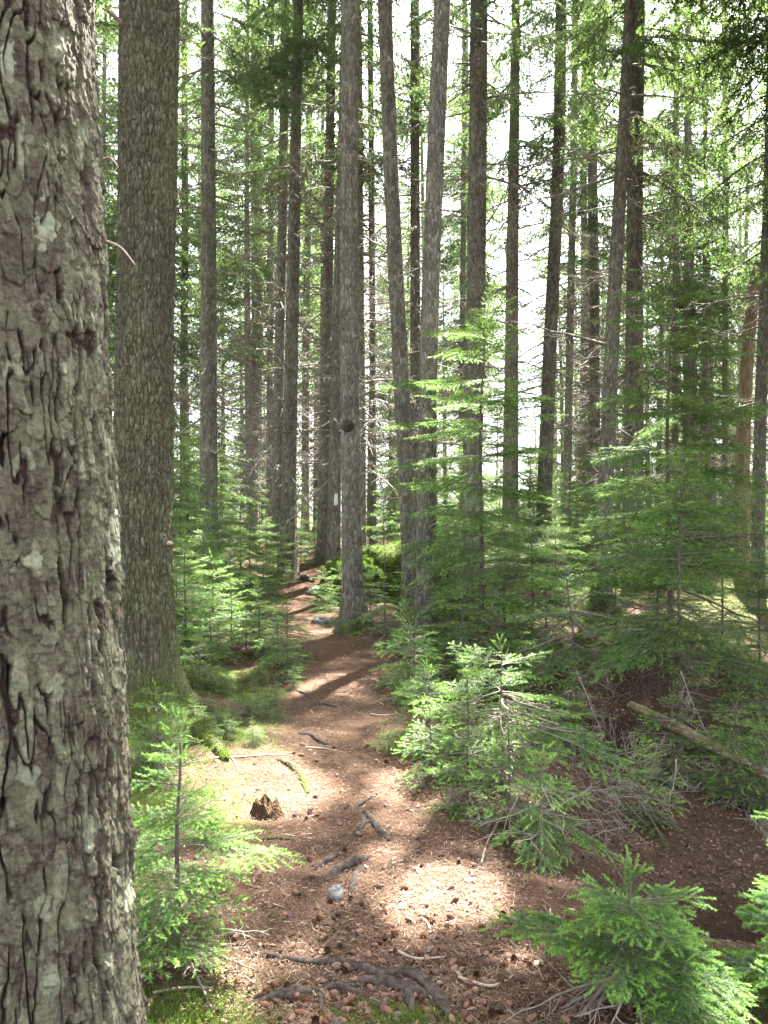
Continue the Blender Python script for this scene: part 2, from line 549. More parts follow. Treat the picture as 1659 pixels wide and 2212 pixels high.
# ------------------------------------------------------------------ spray templates (needled branches)
def needles(P0, P1, per_m, nl, nw, ang=55, flat=True, m=1):
    P0, P1 = np.asarray(P0, float), np.asarray(P1, float)
    L = np.linalg.norm(P1 - P0, axis=1)
    c = np.maximum((L * per_m + rng.random(len(L))).astype(int), 1)
    k = np.repeat(np.arange(len(L)), c)
    n = len(k)
    t = rng.random(n)[:, None]
    a = norm(P1 - P0)[k]
    ref = np.where(np.abs(a[:, 2:3]) > .93, [[1., 0, 0]], [[0, 0, 1.]])
    u = norm(np.cross(a, ref)); v = np.cross(u, a)
    if flat:
        ph = np.where(rng.random(n) < .5, 0, np.pi) + rng.normal(0, .5, n)
        rad = u * np.cos(ph)[:, None] + v * np.abs(np.sin(ph))[:, None] * .9
    else:
        ph = rng.random(n) * 2 * np.pi
        rad = u * np.cos(ph)[:, None] + v * np.sin(ph)[:, None]
    an = np.radians(rng.normal(ang, 9, n))[:, None]
    d = norm(a * np.cos(an) + rad * np.sin(an))
    b = P0[k] + (P1 - P0)[k] * t
    wv = norm(np.cross(d, v + rng.normal(0, .45, (n, 3)))) * nw * .5
    ln = nl * rng.uniform(.75, 1.15, n)[:, None]
    V = np.stack([b - wv, b + wv, b + d * ln], 1).reshape(-1, 3)
    return V, np.arange(n * 3).reshape(-1, 3)


def spray(L, step, sr, sub, per_m, nl, nw, droop=.12, hang=.1, tip=.05, flat=True, cap=9, bare=.12, r0=.006, woodsub=False, tipn=1.0, turn=.0):
    """a conifer branch along +X with side twigs; materials 0 wood, 1 old needles, 2 new growth"""
    g = Tri()
    K = 9
    t = np.linspace(0, 1, K)
    ax = np.stack([L * t, L * .04 * np.sin(t * 5 + rng.random() * 6) * t, -droop * L * t ** 1.4 + turn * L * t ** 3], 1)
    def at(s):
        return np.array([np.interp(s, t, ax[:, q]) for q in range(3)])
    S0, S1, W = [], [], []           # needle carriers
    N0, N1 = [], []                  # new growth
    T0, T1, R0, R1 = [], [], [], []  # wood
    for q in range(K - 1):
        T0.append(ax[q]); T1.append(ax[q + 1]); R0.append(r0 * (1 - t[q] * .85)); R1.append(r0 * (1 - t[q + 1] * .85))
        if t[q] > bare + .15:
            S0.append(ax[q]); S1.append(ax[q + 1])
    e = norm(ax[-1] - ax[-2])
    N0.append(ax[-1] - e * tip * .3); N1.append(ax[-1] + e * tip)
    s = bare * L
    while s < L * .985:
        for sd in (-1, 1):
            if rng.random() < .1: continue
            f = s / L
            p = at(min(f + rng.uniform(-.3, .3) * step / L, 1))
            sl = min(sr * (L - s) * rng.uniform(.7, 1.1) + tip * rng.uniform(.6, 1.1), cap)
            an = math.radians(rng.uniform(42, 60)) * sd
            a = norm(at(min(f + .05, 1)) - at(max(f - .05, 0)))
            d = np.array([a[0] * math.cos(an) - a[1] * math.sin(an), a[0] * math.sin(an) + a[1] * math.cos(an), a[2] + rng.normal(0, .07)])
            d = norm(d)
            p1 = p + d * sl * .5 + np.array([0, 0, -hang * sl * .2])
            d2 = norm(d + np.array([.25, 0, -hang + .06]))
            p2 = p1 + d2 * sl * .5
            S0 += [p, p1]; S1 += [p1, p2]
            T0 += [p, p1]; T1 += [p1, p2]; rr = r0 * .35 * (1 - f * .5); R0 += [rr, rr * .7]; R1 += [rr * .7, rr * .3]
            if rng.random() < tipn:
                N0.append(p2 - d2 * tip * .25); N1.append(p2 + d2 * tip * rng.uniform(.5, 1.1) + np.array([0, 0, rng.uniform(-.3, .15) * tip]))
            if sl > 2.2 * sub:
                x = sub * .8
                while x < sl * .95:
                    for s2 in (-1, 1):
                        if rng.random() < .2: continue
                        h = p + (p1 - p) * min(x / (sl * .5), 1) if x < sl * .5 else p1 + (p2 - p1) * (x - sl * .5) / (sl * .5)
                        l2 = (sl - x) * .5 * rng.uniform(.6, 1.1) + tip * .4
                        a2 = math.radians(rng.uniform(40, 58)) * s2
                        e2 = norm(np.array([d[0] * math.cos(a2) - d[1] * math.sin(a2), d[0] * math.sin(a2) + d[1] * math.cos(a2), d[2] - hang * .7 + rng.normal(0, .1)]))
                        q2 = h + e2 * l2
                        S0.append(h); S1.append(q2)
                        if woodsub:
                            T0.append(h); T1.append(q2); R0.append(r0 * .15); R1.append(r0 * .08)
                        if rng.random() < tipn * .8:
                            N0.append(q2 - e2 * tip * .2); N1.append(q2 + e2 * tip * rng.uniform(.35, .9))
                    x += sub
        s += step * rng.uniform(.8, 1.2)
    V, Fc = tubes(T0, T1, R0, R1); g.add(V, Fc, 0, .5)
    V, Fc = needles(S0, S1, per_m, nl, nw, 55, flat); g.add(V, Fc, 1, np.repeat(rng.random(len(Fc)), 3))
    V, Fc = needles(N0, N1, per_m * 1.5, nl * .75, nw * 1.15, 42, False); g.add(V, Fc, 2, np.repeat(rng.random(len(Fc)), 3))
    return g.data(), L


def bare_spray(L, step, r0, droop=.1, sub=True):
    """a dead branch: crooked axis and brittle side twigs"""
    g = Tri(); K = 8
    t = np.linspace(0, 1, K)
    ax = np.stack([L * t, L * .06 * np.sin(t * 4 + rng.random() * 6) * t + rng.normal(0, .012, K) * L * t, -droop * L * t ** 1.5 + rng.normal(0, .012, K) * L * t], 1)
    T0, T1, R0, R1 = list(ax[:-1]), list(ax[1:]), list(r0 * (1 - .8 * t[:-1])), list(r0 * (1 - .8 * t[1:]))
    s = .2
    while s < .97:
        p = np.array([np.interp(s, t, ax[:, q]) for q in range(3)])
        an = rng.uniform(.5, 1.2) * rng.choice([-1, 1])
        sl = L * (1 - s) * rng.uniform(.25, .75) + .05
        d = norm(np.array([math.cos(an), math.sin(an), rng.normal(-.12, .3)]))
        q = p + d * sl * .5; d2 = norm(d + rng.normal(0, .25, 3)); q2 = q + d2 * sl * .5
        T0 += [p, q]; T1 += [q, q2]; R0 += [r0 * .38, r0 * .25]; R1 += [r0 * .25, r0 * .1]
        if sub:
            for _ in range(3):
                b = p + (q2 - p) * rng.uniform(.2, .9); e = norm(d + rng.normal(0, .6, 3)) * sl * rng.uniform(.15, .45)
                T0.append(b); T1.append(b + e); R0.append(r0 * .2); R1.append(r0 * .08)
        s += step / L * rng.uniform(.6, 1.4)
    V, Fc = tubes(T0, T1, np.maximum(R0, .0022), np.maximum(R1, .0014), 4)
    g.add(V, Fc, 0, .5)
    return g.data(), L


# near sprays (2-4 m away), middle sprays (5-12 m away), canopy sprays
SP0 = [spray(L, .034, .5, .036, 760, .014, .0021, droop=.1, tip=.036, r0=.0032, woodsub=True, tipn=.95) for L in (.10, .16, .24, .34, .34)]
SP0B = [spray(L, .03, .5, .034, 900, .014, .0023, droop=.1, tip=.046, r0=.0034, woodsub=True, tipn=1.0) for L in (.10, .16, .24, .34, .34)]
SP1 = [spray(L, .066, .52, .062, 330, .022, .0040, droop=.14, tip=.045, r0=.006, tipn=.8) for L in (.2, .35, .55, .55, .85, .85, 1.2)]
SP1s = [spray(L, .075, .45, .075, 190, .024, .0052, droop=.26, tip=.05, r0=.007, tipn=.7, hang=.4) for L in (.55, .85, 1.2, 1.5)]
SP2 = [spray(L, .14, .44, .15, 70, .06, .015, droop=.24, hang=.85, tip=.09, r0=.020, flat=False, bare=.16, tipn=.5, turn=.1, cap=1.0) for L in (.8, 1.4, 1.4, 2.1, 2.1, 2.8)]
SP2F = [spray(L, .11, .44, .12, 120, .034, .0085, droop=.24, hang=.85, tip=.06, r0=.018, flat=False, bare=.16, tipn=.4, turn=.1, cap=1.0) for L in (.8, 1.4, 2.1, 2.6)]
SP3 = [spray(L, .20, .44, .22, 46, .085, .023, droop=.2, hang=.7, tip=.12, r0=.02, flat=False, bare=.15, tipn=.5, turn=.08, cap=1.0) for L in (.9, 1.6, 1.6, 2.3)]
DEAD = [bare_spray(L, .13, r, d) for L, r, d in ((.5, .011, .1), (.9, .016, .15), (1.2, .018, -.05), (1.5, .021, .2), (1.8, .023, .05), (1.3, .019, .35))]


def frame(az, el, roll=0.0):
    x = np.array([math.cos(az) * math.cos(el), math.sin(az) * math.cos(el), math.sin(el)])
    y = np.array([-math.sin(az), math.cos(az), 0.])
    z = np.cross(x, y)
    y, z = y * math.cos(roll) + z * math.sin(roll), z * math.cos(roll) - y * math.sin(roll)
    return np.stack([x, y, z], 1)


def pick(pool, L):
    d = [abs(math.log(L / p[1])) + rng.random() * .12 for p in pool]
    p = pool[int(np.argmin(d))]
    return p[0], L / p[1]


def sapling_geo(H, R, zb, pool, whorl=.22, nb=5, inter=2, lean=(0, 0), up=.7, low=-.1, power=.7, miss=.14, dead=0, deadL=.4, extra=()):
    """foliage + stem of a young fir; returns (crown Tri, stem mesh data)"""
    g = Tri()
    zs = np.linspace(0, H, 14)
    wob = np.stack([lean[0] * zs / H + .012 * H * np.sin(zs / H * 7 + rng.random() * 6) * zs / H, lean[1] * zs / H + 0 * zs, zs], 1)
    def at(z):
        return np.array([np.interp(z, zs, wob[:, q]) for q in range(3)])
    z = zb
    while z < H - .04:
        f = (z - zb) / (H - zb)
        for layer in range(2):
            n = nb if layer == 0 else inter
            a0 = rng.random() * 6.28
            for q in range(n):
                az = a0 + q * 6.283 / n + rng.normal(0, .25)
                zz = z + (rng.normal(0, .015) if layer == 0 else rng.uniform(.2, .8) * whorl)
                if zz > H: continue
                L = max(R * (1 - f) ** power * rng.uniform(.7, 1.12) * (1 if layer == 0 else .6), .07)
                if rng.random() < miss: continue
                L *= rng.choice([1., .6, 1.15], p=[.6, .22, .18])
                el = low + (up - low) * f ** 1.6 + rng.normal(0, .08)
                d, s = pick(pool, L)
                g.add_data(d, frame(az, el, rng.normal(0, .2)) * s, at(zz), rng.normal(0, .18))
        z += whorl * rng.uniform(.85, 1.15) * (1 - .35 * f)
    for zz, az, L, el in extra:
        d, s = pick(pool, L)
        g.add_data(d, frame(az, el, rng.normal(0, .15)) * s, at(zz), .1)
    d, s = pick(pool, max(.3 * whorl + .08, .1))
    g.add_data(d, frame(rng.random() * 6, 1.45) * s, at(H) - np.array([0, 0, .03]))
    for _ in range(dead):
        d, s = DEAD[rng.integers(0, 3)]
        L = deadL * rng.uniform(.5, 1.2)
        g.add_data(d, frame(rng.random() * 6.28, rng.normal(-.15, .2)) * (L / s), at(rng.uniform(.15 * zb, max(zb * 1.4, .15))))
    rad = np.interp(zs, [0, H * .1, H], [.011 * H ** .8 + .005, .009 * H ** .8 + .004, .003])
    st = curve_tube(wob - np.array([0, 0, .06]) * (zs[:, None] == 0), rad, 7, .15, 3, 2)
    return g, st


MS = [M_TWIG, M_NEEDLE, M_TIP]


def sapling(name, loc, label, cat, H, R, zb, pool, group=None, mats=MS, **kw):
    root = thing(name, loc, label, cat, group)
    g, st = sapling_geo(H, R, zb, pool, **kw)
    link('stem', mesh('sapling_stem', st[0], [st[1], st[2]], [M_STEM], None, {'moss': np.zeros(len(st[0]))}, True), root)
    link('crown', g.mesh('sapling_crown', mats), root)
    return root


# ------------------------------------------------------------------ sunlit spots: gaps in the canopy along the sun's direction
SPOTS = []
for px, py, r in ((540, 1690, .42), (475, 1665, .34), (620, 1720, .30), (560, 1650, .3), (500, 1740, .24),
                  (870, 1915, .22), (940, 1925, .26), (1000, 1935, .20), (830, 1850, .14), (855, 1780, .14), (850, 1690, .12),
                  (430, 1585, .2), (640, 1300, .6), (655, 1262, 1.0), (400, 2190, .16), (480, 2180, .12), (650, 2070, .08), (1120, 2080, .07), (700,1880,.05)):
    SPOTS.append((G(px, py), r))
for px, py, Yd, r in ((990, 1530, 4.9, .45), (1060, 1600, 4.9, .35), (1010, 1640, 4.8, .2), (410, 925, 12.5, .5), (440, 1000, 12.5, .35), (870, 815, 9, .3), (890, 900, 9, .4), (900, 1010, 9, .3), (1020, 740, 9.2, .35),
                      (560, 1880, 2.9, .14), (470, 1990, 2.7, .1), (1610, 2010, 2.45, .16), (1150, 1100, 20, 1.6), (1000, 1050, 17, .9), (840, 1130, 15, .8), (1400, 1080, 9, .3), (1330, 830, 10, .3), (520, 1230, 9, .3), (1200, 1300, 8, .3), (450, 1150, 11, .6), (480, 1260, 9, .45), (390, 1090, 11, .5), (560, 1340, 8, .3), (700, 1250, 13, .5), (960, 820, 9, .4), (980, 940, 9, .4)):
    SPOTS.append((P(px, py, Yd), r))
SPC = np.array([s[0] for s in SPOTS]); SPR = np.array([s[1] for s in SPOTS])


def carve(d, off, rz=0.0, sc=1.0):
    """drop foliage triangles that stand in the sun's way to the sunlit spots"""
    V, Fc, M, T = d
    c = V[Fc].mean(1) * sc
    if rz:
        c = np.stack([c[:, 0] * math.cos(rz) - c[:, 1] * math.sin(rz), c[:, 0] * math.sin(rz) + c[:, 1] * math.cos(rz), c[:, 2]], 1)
    c = c + off
    keep = np.ones(len(c), bool)
    for p, r in zip(SPC, SPR):
        q = c - p; s = q @ SUN
        dist = np.linalg.norm(q - s[:, None] * SUN, axis=1)
        keep &= ~((dist < r * (1 + .2 * np.sin(s * 3))) & (s > 3.0))
    return V, Fc[keep], M[keep], T


def crown_hit(base, cb, H, R):
    for p, r in zip(SPC, SPR):
        for z in np.arange(cb, H, .5):
            q = p + SUN * (base[2] + z - p[2]) / SUN[2]
            if math.hypot(q[0] - base[0], q[1] - base[1]) < R * 1.1 + r: return True
    return False


def crown_geo(H, cb, R, pool, axis_fn, whorl=.55, nb=4, dead=30, ddl=(2.5, 6.5), low=-.25, skip=.46):
    g = Tri()
    z = cb
    while z < H:
        f = (z - cb) / (H - cb)
        a0 = rng.random() * 6.28
        for q in range(nb):
            if rng.random() < skip: continue
            L = max(R * (min(f / .18 + .55, 1)) * (1 - f) ** .7 * rng.uniform(.65, 1.15), .5)
            el = low + .75 * f + rng.normal(0, .12)
            d, s = pick(pool, L)
            zz = z + rng.uniform(-.25, .25)
            g.add_data(d, frame(a0 + q * 6.283 / nb + rng.normal(0, .3), el, rng.normal(0, .25)) * s, axis_fn(zz), rng.normal(0, .2))
        z += whorl * (1 - .4 * f) * rng.uniform(.85, 1.15)
    for _ in range(dead):
        d, s = DEAD[rng.integers(0, len(DEAD))]
        zz = rng.uniform(*ddl)
        g.add_data(d, frame(rng.random() * 6.28, rng.normal(-.1, .2)) * rng.uniform(.6, 1.2), axis_fn(zz))
    return g


def trunk_mesh(axis_pts, rad, seg, dz, flare=.45, mat=M_BARK, mossy=.0, seed=0, lobes=5, disp=.06, plates=None):
    zs = axis_pts[:, 2]
    zz = np.concatenate([np.linspace(-.25, .7, 20), np.arange(.7 + dz, min(8.0, zs[-1]), dz), np.arange(8.0 + dz, zs[-1], max(dz, .1))])
    C = np.stack([np.interp(zz, zs, axis_pts[:, q]) for q in range(2)], 1)
    r = np.interp(zz, zs, rad)
    th = np.arange(seg) / seg * 2 * np.pi
    lob = .55 + .45 * np.sin(lobes * th + seed) + .35 * np.sin(3 * th + seed * 2)
    fl = flare * np.exp(-np.maximum(zz, 0) / .22)[:, None] * (.5 + lob[None]) + flare * .25 * np.exp(-np.maximum(zz, 0) / .8)[:, None]
    R = r[:, None] * (1 + fl + disp * (fbm(th[None] * 2 + seed, zz[:, None] * 1.3, seed, 3) - .5) * 2)
    if plates:
        pu, pv, amp = plates
        u, v = np.broadcast_arrays(th[None] * r.mean() / pu, zz[:, None] / pv)
        w1, w2 = fbm(u * .7, v * .7, seed + 2, 3) - .5, fbm(u * .7 + 9, v * .7, seed + 5, 3) - .5
        f1, f2, idv, dv = voro(u + 1.2 * w1, v + 1.2 * w2, seed)
        R = R + amp * sstep(0, .3, f2 - f1) + amp * .5 * (idv - .5) + amp * .6 * (fbm(u * 2.5, v * 2.5, seed, 3) - .5)
    V = np.stack([C[:, :1] + np.cos(th)[None] * R, C[:, 1:] + np.sin(th)[None] * R, np.repeat(zz[:, None], seg, 1)], -1)
    n = len(zz)
    i = np.arange(n - 1)[:, None] * seg; q = np.arange(seg)[None]; q2 = (q + 1) % seg
    Fq = np.stack([i + q, i + q2, i + seg + q2, i + seg + q], -1).reshape(-1, 4)
    mo = np.clip(mossy * np.exp(-np.maximum(zz, 0) / .45)[:, None] * (.5 + .8 * fbm(th[None] * 1.5 + seed, zz[:, None] * 3, seed + 8, 3)) * 1.6, 0, 1)
    mo = np.broadcast_to(mo, (n, seg)).ravel()
    return mesh('trunk', V.reshape(-1, 3), [Fq], [mat], None, {'moss': mo}, True)


DEADM = [mesh('dead_branch', d[0], [d[1]], [M_DEADTWIG], None, {'tint': d[3]}) for d, L in DEAD]

STUBM = []
for k in range(3):
    V, Fq, F3 = curve_tube([[-.03, 0, 0], [.03, .004, .003], [.07 + .03 * k, .01, -.004 * k]], [.022, .014, .008], 8, .35, k, 3)
    STUBM.append(mesh('branch_stub', V, [Fq, F3], [M_TWIG]))

# far tree prototypes share trunk and crown meshes
PROTO = []
for k, (H, cb, R, dead) in enumerate(((21, 6.0, 2.8, 70), (19, 4.2, 2.6, 60), (23, 7.5, 2.8, 80), (17, 2.4, 2.5, 34), (14, .8, 2.6, 8), (18, 3.6, 2.9, 0), (20, 8.6, 3.1, 0))):
    ax = np.stack([.12 * np.sin(np.linspace(0, 3, 12) + k), .1 * np.sin(np.linspace(0, 2.5, 12) + 2 * k), np.linspace(-.3, H, 12)], 1)
    fn = lambda z, ax=ax: np.array([np.interp(z, ax[:, 2], ax[:, 0]), np.interp(z, ax[:, 2], ax[:, 1]), z])
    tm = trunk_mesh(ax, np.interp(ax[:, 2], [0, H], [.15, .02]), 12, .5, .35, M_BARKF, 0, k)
    g = crown_geo(H, cb, R, SP3 if k != 5 else SP2F, fn, whorl=.56, nb=5, dead=dead, ddl=(1.5, cb + 1.5), skip=.05 if k == 6 else .46)  # the last prototype is a thick unseen crown, added only to cast shade
    V, Fc, Mi, T = g.data()
    PROTO.append((tm, mesh('crown', V, [Fc], [M_DEADTWIG, M_CANOPY, M_CANTIP], [Mi], {'tint': T}), (V, Fc, Mi, T), H, cb, R))


def proto_tree(k, x, y, rz, sc, label, group, name='spruce_tree'):
    tm, cm, d, H, cb, R = PROTO[k]
    loc = np.array([x, y, hz(x, y)])
    root = thing(name, loc, label, 'tree', group)
    root.scale = (sc, sc, sc)
    root.rotation_euler = (0, 0, rz)
    link('trunk', tm, root)
    if crown_hit(loc, cb * sc, H * sc, R * sc):
        V, Fc, Mi, T = carve(d, loc, rz, sc)
        cm = mesh('crown', V, [Fc], [M_DEADTWIG, M_CANOPY, M_CANTIP], [Mi], {'tint': T})
    link('crown', cm, root)
    return root


# ------------------------------------------------------------------ the trees one can tell apart
# depth, (px,py) points from the base up, width px low / high, crown base, height, dead branches, bark, label
TREES = [
    (6.0, [(318, 1520), (300, 1200), (312, 800), (318, 400), (325, 0)], 108, 122, 9.5, 21, 5, M_BARK2, 'thick olive grey spruce trunk with mossy flared roots, second from the left edge'),
    (15, [(452, 1180), (451, 900), (450, 400), (448, 0)], 38, 28, 9.0, 21, 34, M_BARK, 'straight grey spruce standing alone above the left saplings, right of the olive trunk'),
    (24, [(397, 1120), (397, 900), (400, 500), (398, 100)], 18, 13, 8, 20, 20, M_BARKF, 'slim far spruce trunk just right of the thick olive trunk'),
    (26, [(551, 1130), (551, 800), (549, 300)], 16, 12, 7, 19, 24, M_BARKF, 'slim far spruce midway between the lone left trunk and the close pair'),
    (22, [(582, 1130), (583, 800), (586, 250)], 15, 12, 7.5, 20, 26, M_BARKF, 'thin dark spruce trunk immediately left of the close pair'),
    (19, [(599, 1160), (600, 900), (610, 500), (617, 0)], 24, 19, 8.5, 21, 30, M_BARK, 'dark rear trunk of the close spruce pair left of the path end'),
    (16, [(621, 1180), (625, 980), (635, 500), (645, 0)], 33, 22, 9, 21, 34, M_BARK, 'front trunk of the close pair, pale lichen on its foot, left of path end'),
    (25, [(660, 1120), (660, 800), (668, 300)], 17, 13, 7, 20, 22, M_BARKF, 'slim far spruce seen over the end of the path'),
    (18, [(697, 1180), (701, 980), (708, 600), (716, 100)], 26, 18, 8, 20, 34, M_BARKW, 'brownish spruce just left of the white blazed tree'),
    (15.5, [(720, 1213), (722, 1060), (730, 700), (745, 200)], 29, 22, 9, 21, 24, M_BARK, 'spruce marked with a white painted trail blaze'),
    (10.6, [(766, 1355), (758, 1100), (754, 800), (754, 400), (757, 0)], 42, 38, 9.5, 22, 16, M_BARK, 'tall grey spruce with a dark knot at the path by the mossy boulder'),
    (17, [(783, 1160), (782, 900), (778, 500)], 17, 13, 8, 20, 40, M_BARKF, 'dark thin trunk half hidden behind the knotted spruce'),
    (18.5, [(806, 1150), (805, 900), (804, 600), (800, 100)], 15, 12, 7.5, 19, 46, M_BARKW, 'thin reddish brown trunk bristling with dead branches right of the knotted spruce'),
    (11.5, [(892, 1300), (878, 1000), (862, 750), (850, 500), (830, 0)], 36, 31, 10, 22, 12, M_BARK, 'grey spruce leaning left at its top, crossing low in front of the paired trunks'),
    (17, [(898, 1180), (897, 600), (896, 0)], 24, 19, 9.5, 22, 30, M_BARKW, 'straight dark spruce behind, between the two crossing trunks'),
    (9.6, [(920, 1390), (920, 1150), (926, 700), (942, 300), (957, 0)], 42, 36, 9.8, 22, 14, M_BARK, 'scaly grey spruce leaning right at its top, beside the left leaning one'),
    (25, [(997, 1150), (999, 700), (1003, 200)], 13, 11, 6, 19, 30, M_BARKF, 'thin far trunk left of the stout straight spruce'),
    (14, [(1016, 1225), (1018, 1100), (1028, 700), (1035, 0)], 44, 38, 9.5, 22, 30, M_BARK, 'stout straight grey spruce behind the tall bright sapling'),
    (17, [(1101, 1180), (1103, 1000), (1106, 600), (1112, 200)], 36, 18, 8, 20, 46, M_BARKF, 'grey spruce with a widening foot left of the bright clearing'),
    (17, [(1170, 1178), (1182, 900), (1192, 650), (1208, 350), (1212, 0)], 32, 24, 8.5, 21, 44, M_BARKW, 'brown spruce leaning right along the bright clearing'),
    (22, [(1222, 1120), (1230, 800), (1240, 300)], 18, 13, 7, 20, 44, M_BARKF, 'thin trunk just right of the brown leaning spruce'),
    (22, [(1284, 1120), (1285, 850), (1283, 500), (1278, 200)], 24, 16, 7, 20, 44, M_BARKW, 'dark trunk left of the two overlapping right hand spruces'),
    (12.5, [(1296, 1230), (1315, 900), (1328, 600), (1350, 250), (1362, 0)], 35, 24, 8.0, 20, 26, M_BARK, 'lichen spotted spruce leaning right, front one of the overlapping right pair'),
    (15, [(1370, 1240), (1371, 900), (1370, 500), (1378, 0)], 40, 30, 8.5, 21, 26, M_BARKW, 'upright brown spruce behind the lichen spotted leaning one'),
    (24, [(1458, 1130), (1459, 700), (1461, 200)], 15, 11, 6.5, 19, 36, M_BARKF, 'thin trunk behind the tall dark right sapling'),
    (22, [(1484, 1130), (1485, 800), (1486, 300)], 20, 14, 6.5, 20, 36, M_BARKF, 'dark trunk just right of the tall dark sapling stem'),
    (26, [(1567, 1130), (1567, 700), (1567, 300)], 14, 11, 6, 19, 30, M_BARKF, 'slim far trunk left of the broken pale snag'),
    (14, [(1637, 1150), (1640, 950), (1655, 600), (1668, 200)], 27, 22, 8, 20, 26, M_BARK, 'dark spruce leaning out of the frame at the right edge'),
]
roots_of = {}
for k, (Yd, pts, w0, w1, cb, H, nd_, mat, label) in enumerate(TREES):
    bx, bz = (pts[0][0] - CX) / F * Yd, 0
    base = np.array([bx, Yd, hz(bx, Yd)])
    A = [[0, 0, -.3], [0, 0, 0]]
    for px, py in pts[1:]:
        q = P(px, py, Yd) - base
        if q[2] > .15: A.append([q[0], 0, q[2]])
    A = np.array(A)
    if len(A) > 3:       # keep leaning on above the frame, more weakly
        sl_ = np.clip((A[-1, 0] - A[-2, 0]) / (A[-1, 2] - A[-2, 2]), -.05, .05)
    else:
        sl_ = 0
    A = np.vstack([A, [A[-1, 0] + sl_ * (H - A[-1, 2]) * .6, .2 * math.sin(k), H]])
    zq = np.concatenate([[-.3, 0], np.linspace(.5, H, 24)])
    # smooth the polyline
    AX = np.stack([np.interp(zq, A[:, 2], A[:, 0]), np.interp(zq, A[:, 2], A[:, 1]), zq], 1)
    for _ in range(2):
        AX[2:-1, :2] = .25 * AX[1:-2, :2] + .5 * AX[2:-1, :2] + .25 * AX[3:, :2]
    r0, r1 = w0 / F * Yd / 2, w1 / F * Yd / 2
    zt = EYE + CY / F * Yd - base[2]
    rad = np.interp(zq, [0, zt, H], [r0, min(r1, r0 * 1.1), .02])
    root = thing('spruce_tree', base, label, 'tree')
    roots_of[k] = root
    if k == 0:
        tm = trunk_mesh(AX, rad, 420, .014, 1.0, mat, 1.0, 3, 4, .05, (.030, .085, .013))
    else:
        tm = trunk_mesh(AX, rad, 28, .12, 1.0 if Yd < 13 else .6, mat, .8 if Yd < 13 else .4, k, 5, .05)
    link('trunk', tm, root)
    fn = lambda z, AX=AX: np.array([np.interp(z, AX[:, 2], AX[:, 0]), np.interp(z, AX[:, 2], AX[:, 1]), z])
    g = crown_geo(H, cb + (.4 if Yd > 13 else .5), 2.7, SP2, fn, whorl=.62, nb=5, dead=0)
    d = carve(g.data(), base)
    link('crown', mesh('crown', d[0], [d[1]], [M_DEADTWIG, M_CANOPY, M_CANTIP], [d[2]], {'tint': d[3]}), root)
    lo = 2.0 if Yd > 12 else 4.0
    for b in range(16 if Yd < 15 else 0):          # broken-off stubs
        z = rng.uniform(.8, zt); o = link('branch_stub', STUBM[b % 3], root); az = rng.random() * 6.28
        o.location = fn(z) + np.array([math.cos(az), math.sin(az), 0]) * np.interp(z, zq, rad) * .8
        o.rotation_euler = Matrix(frame(az, rng.normal(.1, .3)).tolist()).to_euler(); o.scale = [rng.uniform(.6, 1.5)] * 3
    nd_ = min(int(nd_ * (2.8 if Yd > 13 else 1.5)), 98)
    for b in range(nd_):
        z = lo + (cb + .8 - lo) * rng.random() ** .75
        me = DEADM[rng.integers(0, len(DEADM))]
        o = link('branch', me, root)
        az, el = rng.random() * 6.28, rng.normal(-.12, .22)
        o.location = fn(z)
        o.rotation_euler = Matrix(frame(az, el, rng.normal(0, .4)).tolist()).to_euler()
        s = rng.uniform(.5, 1.15) * (.6 if Yd < 12 else 1)
        o.scale = (s, s, s)

rb_ = np.array(roots_of[0].location)
for q, (pts, rad) in enumerate((([(375, 1490), (400, 1545), (435, 1590), (470, 1625), (490, 1645)], [.13, .085, .06, .04, .015]),
                                ([(330, 1500), (335, 1560), (345, 1610)], [.12, .08, .03]), ([(360, 1460), (410, 1480), (450, 1490)], [.11, .07, .02]))):
    W = np.array([G(*p) + np.array([0, 0, r * .25]) for p, r in zip(pts, rad)]) - rb_
    V, Fq, F3 = curve_tube(W, rad, 16, .2, q + 60, 10)
    o = link('root', mesh('root', V, [Fq, F3], [M_BARK2], None, {'moss': np.full(len(V), 1.6 if q < 2 else .8)}, True), roots_of[0])
    Vm = V; kf = rng.integers(0, len(Fq), 5000); ww = rng.dirichlet((1, 1, 1), 5000)
    a_ = (Vm[Fq[kf][:, :3]] * ww[..., None]).sum(1); nn_ = norm(np.cross(Vm[Fq[kf][:, 1]] - Vm[Fq[kf][:, 0]], Vm[Fq[kf][:, 3]] - Vm[Fq[kf][:, 0]]))
    nn_ = nn_ * np.sign(nn_[:, 2:3] + 1e-6); kp = (nn_[:, 2] > .15) & (fbm(a_[:, 0] * 7, a_[:, 1] * 7, 5, 3) > .42); a_, nn_ = a_[kp], nn_[kp]
    d_ = norm(nn_ + rng.normal(0, .45, a_.shape)) * rng.uniform(.01, .026, (len(a_), 1)); s_ = norm(np.cross(d_, rng.normal(0, 1, a_.shape))) * .003
    link('moss_cover', mesh('moss_cover', np.stack([a_ - s_, a_ + s_, a_ + d_], 1).reshape(-1, 3), [np.arange(len(a_) * 3).reshape(-1, 3)], [M_MOSSB], None, {'tint': np.repeat(rng.random(len(a_)), 3)}), o)

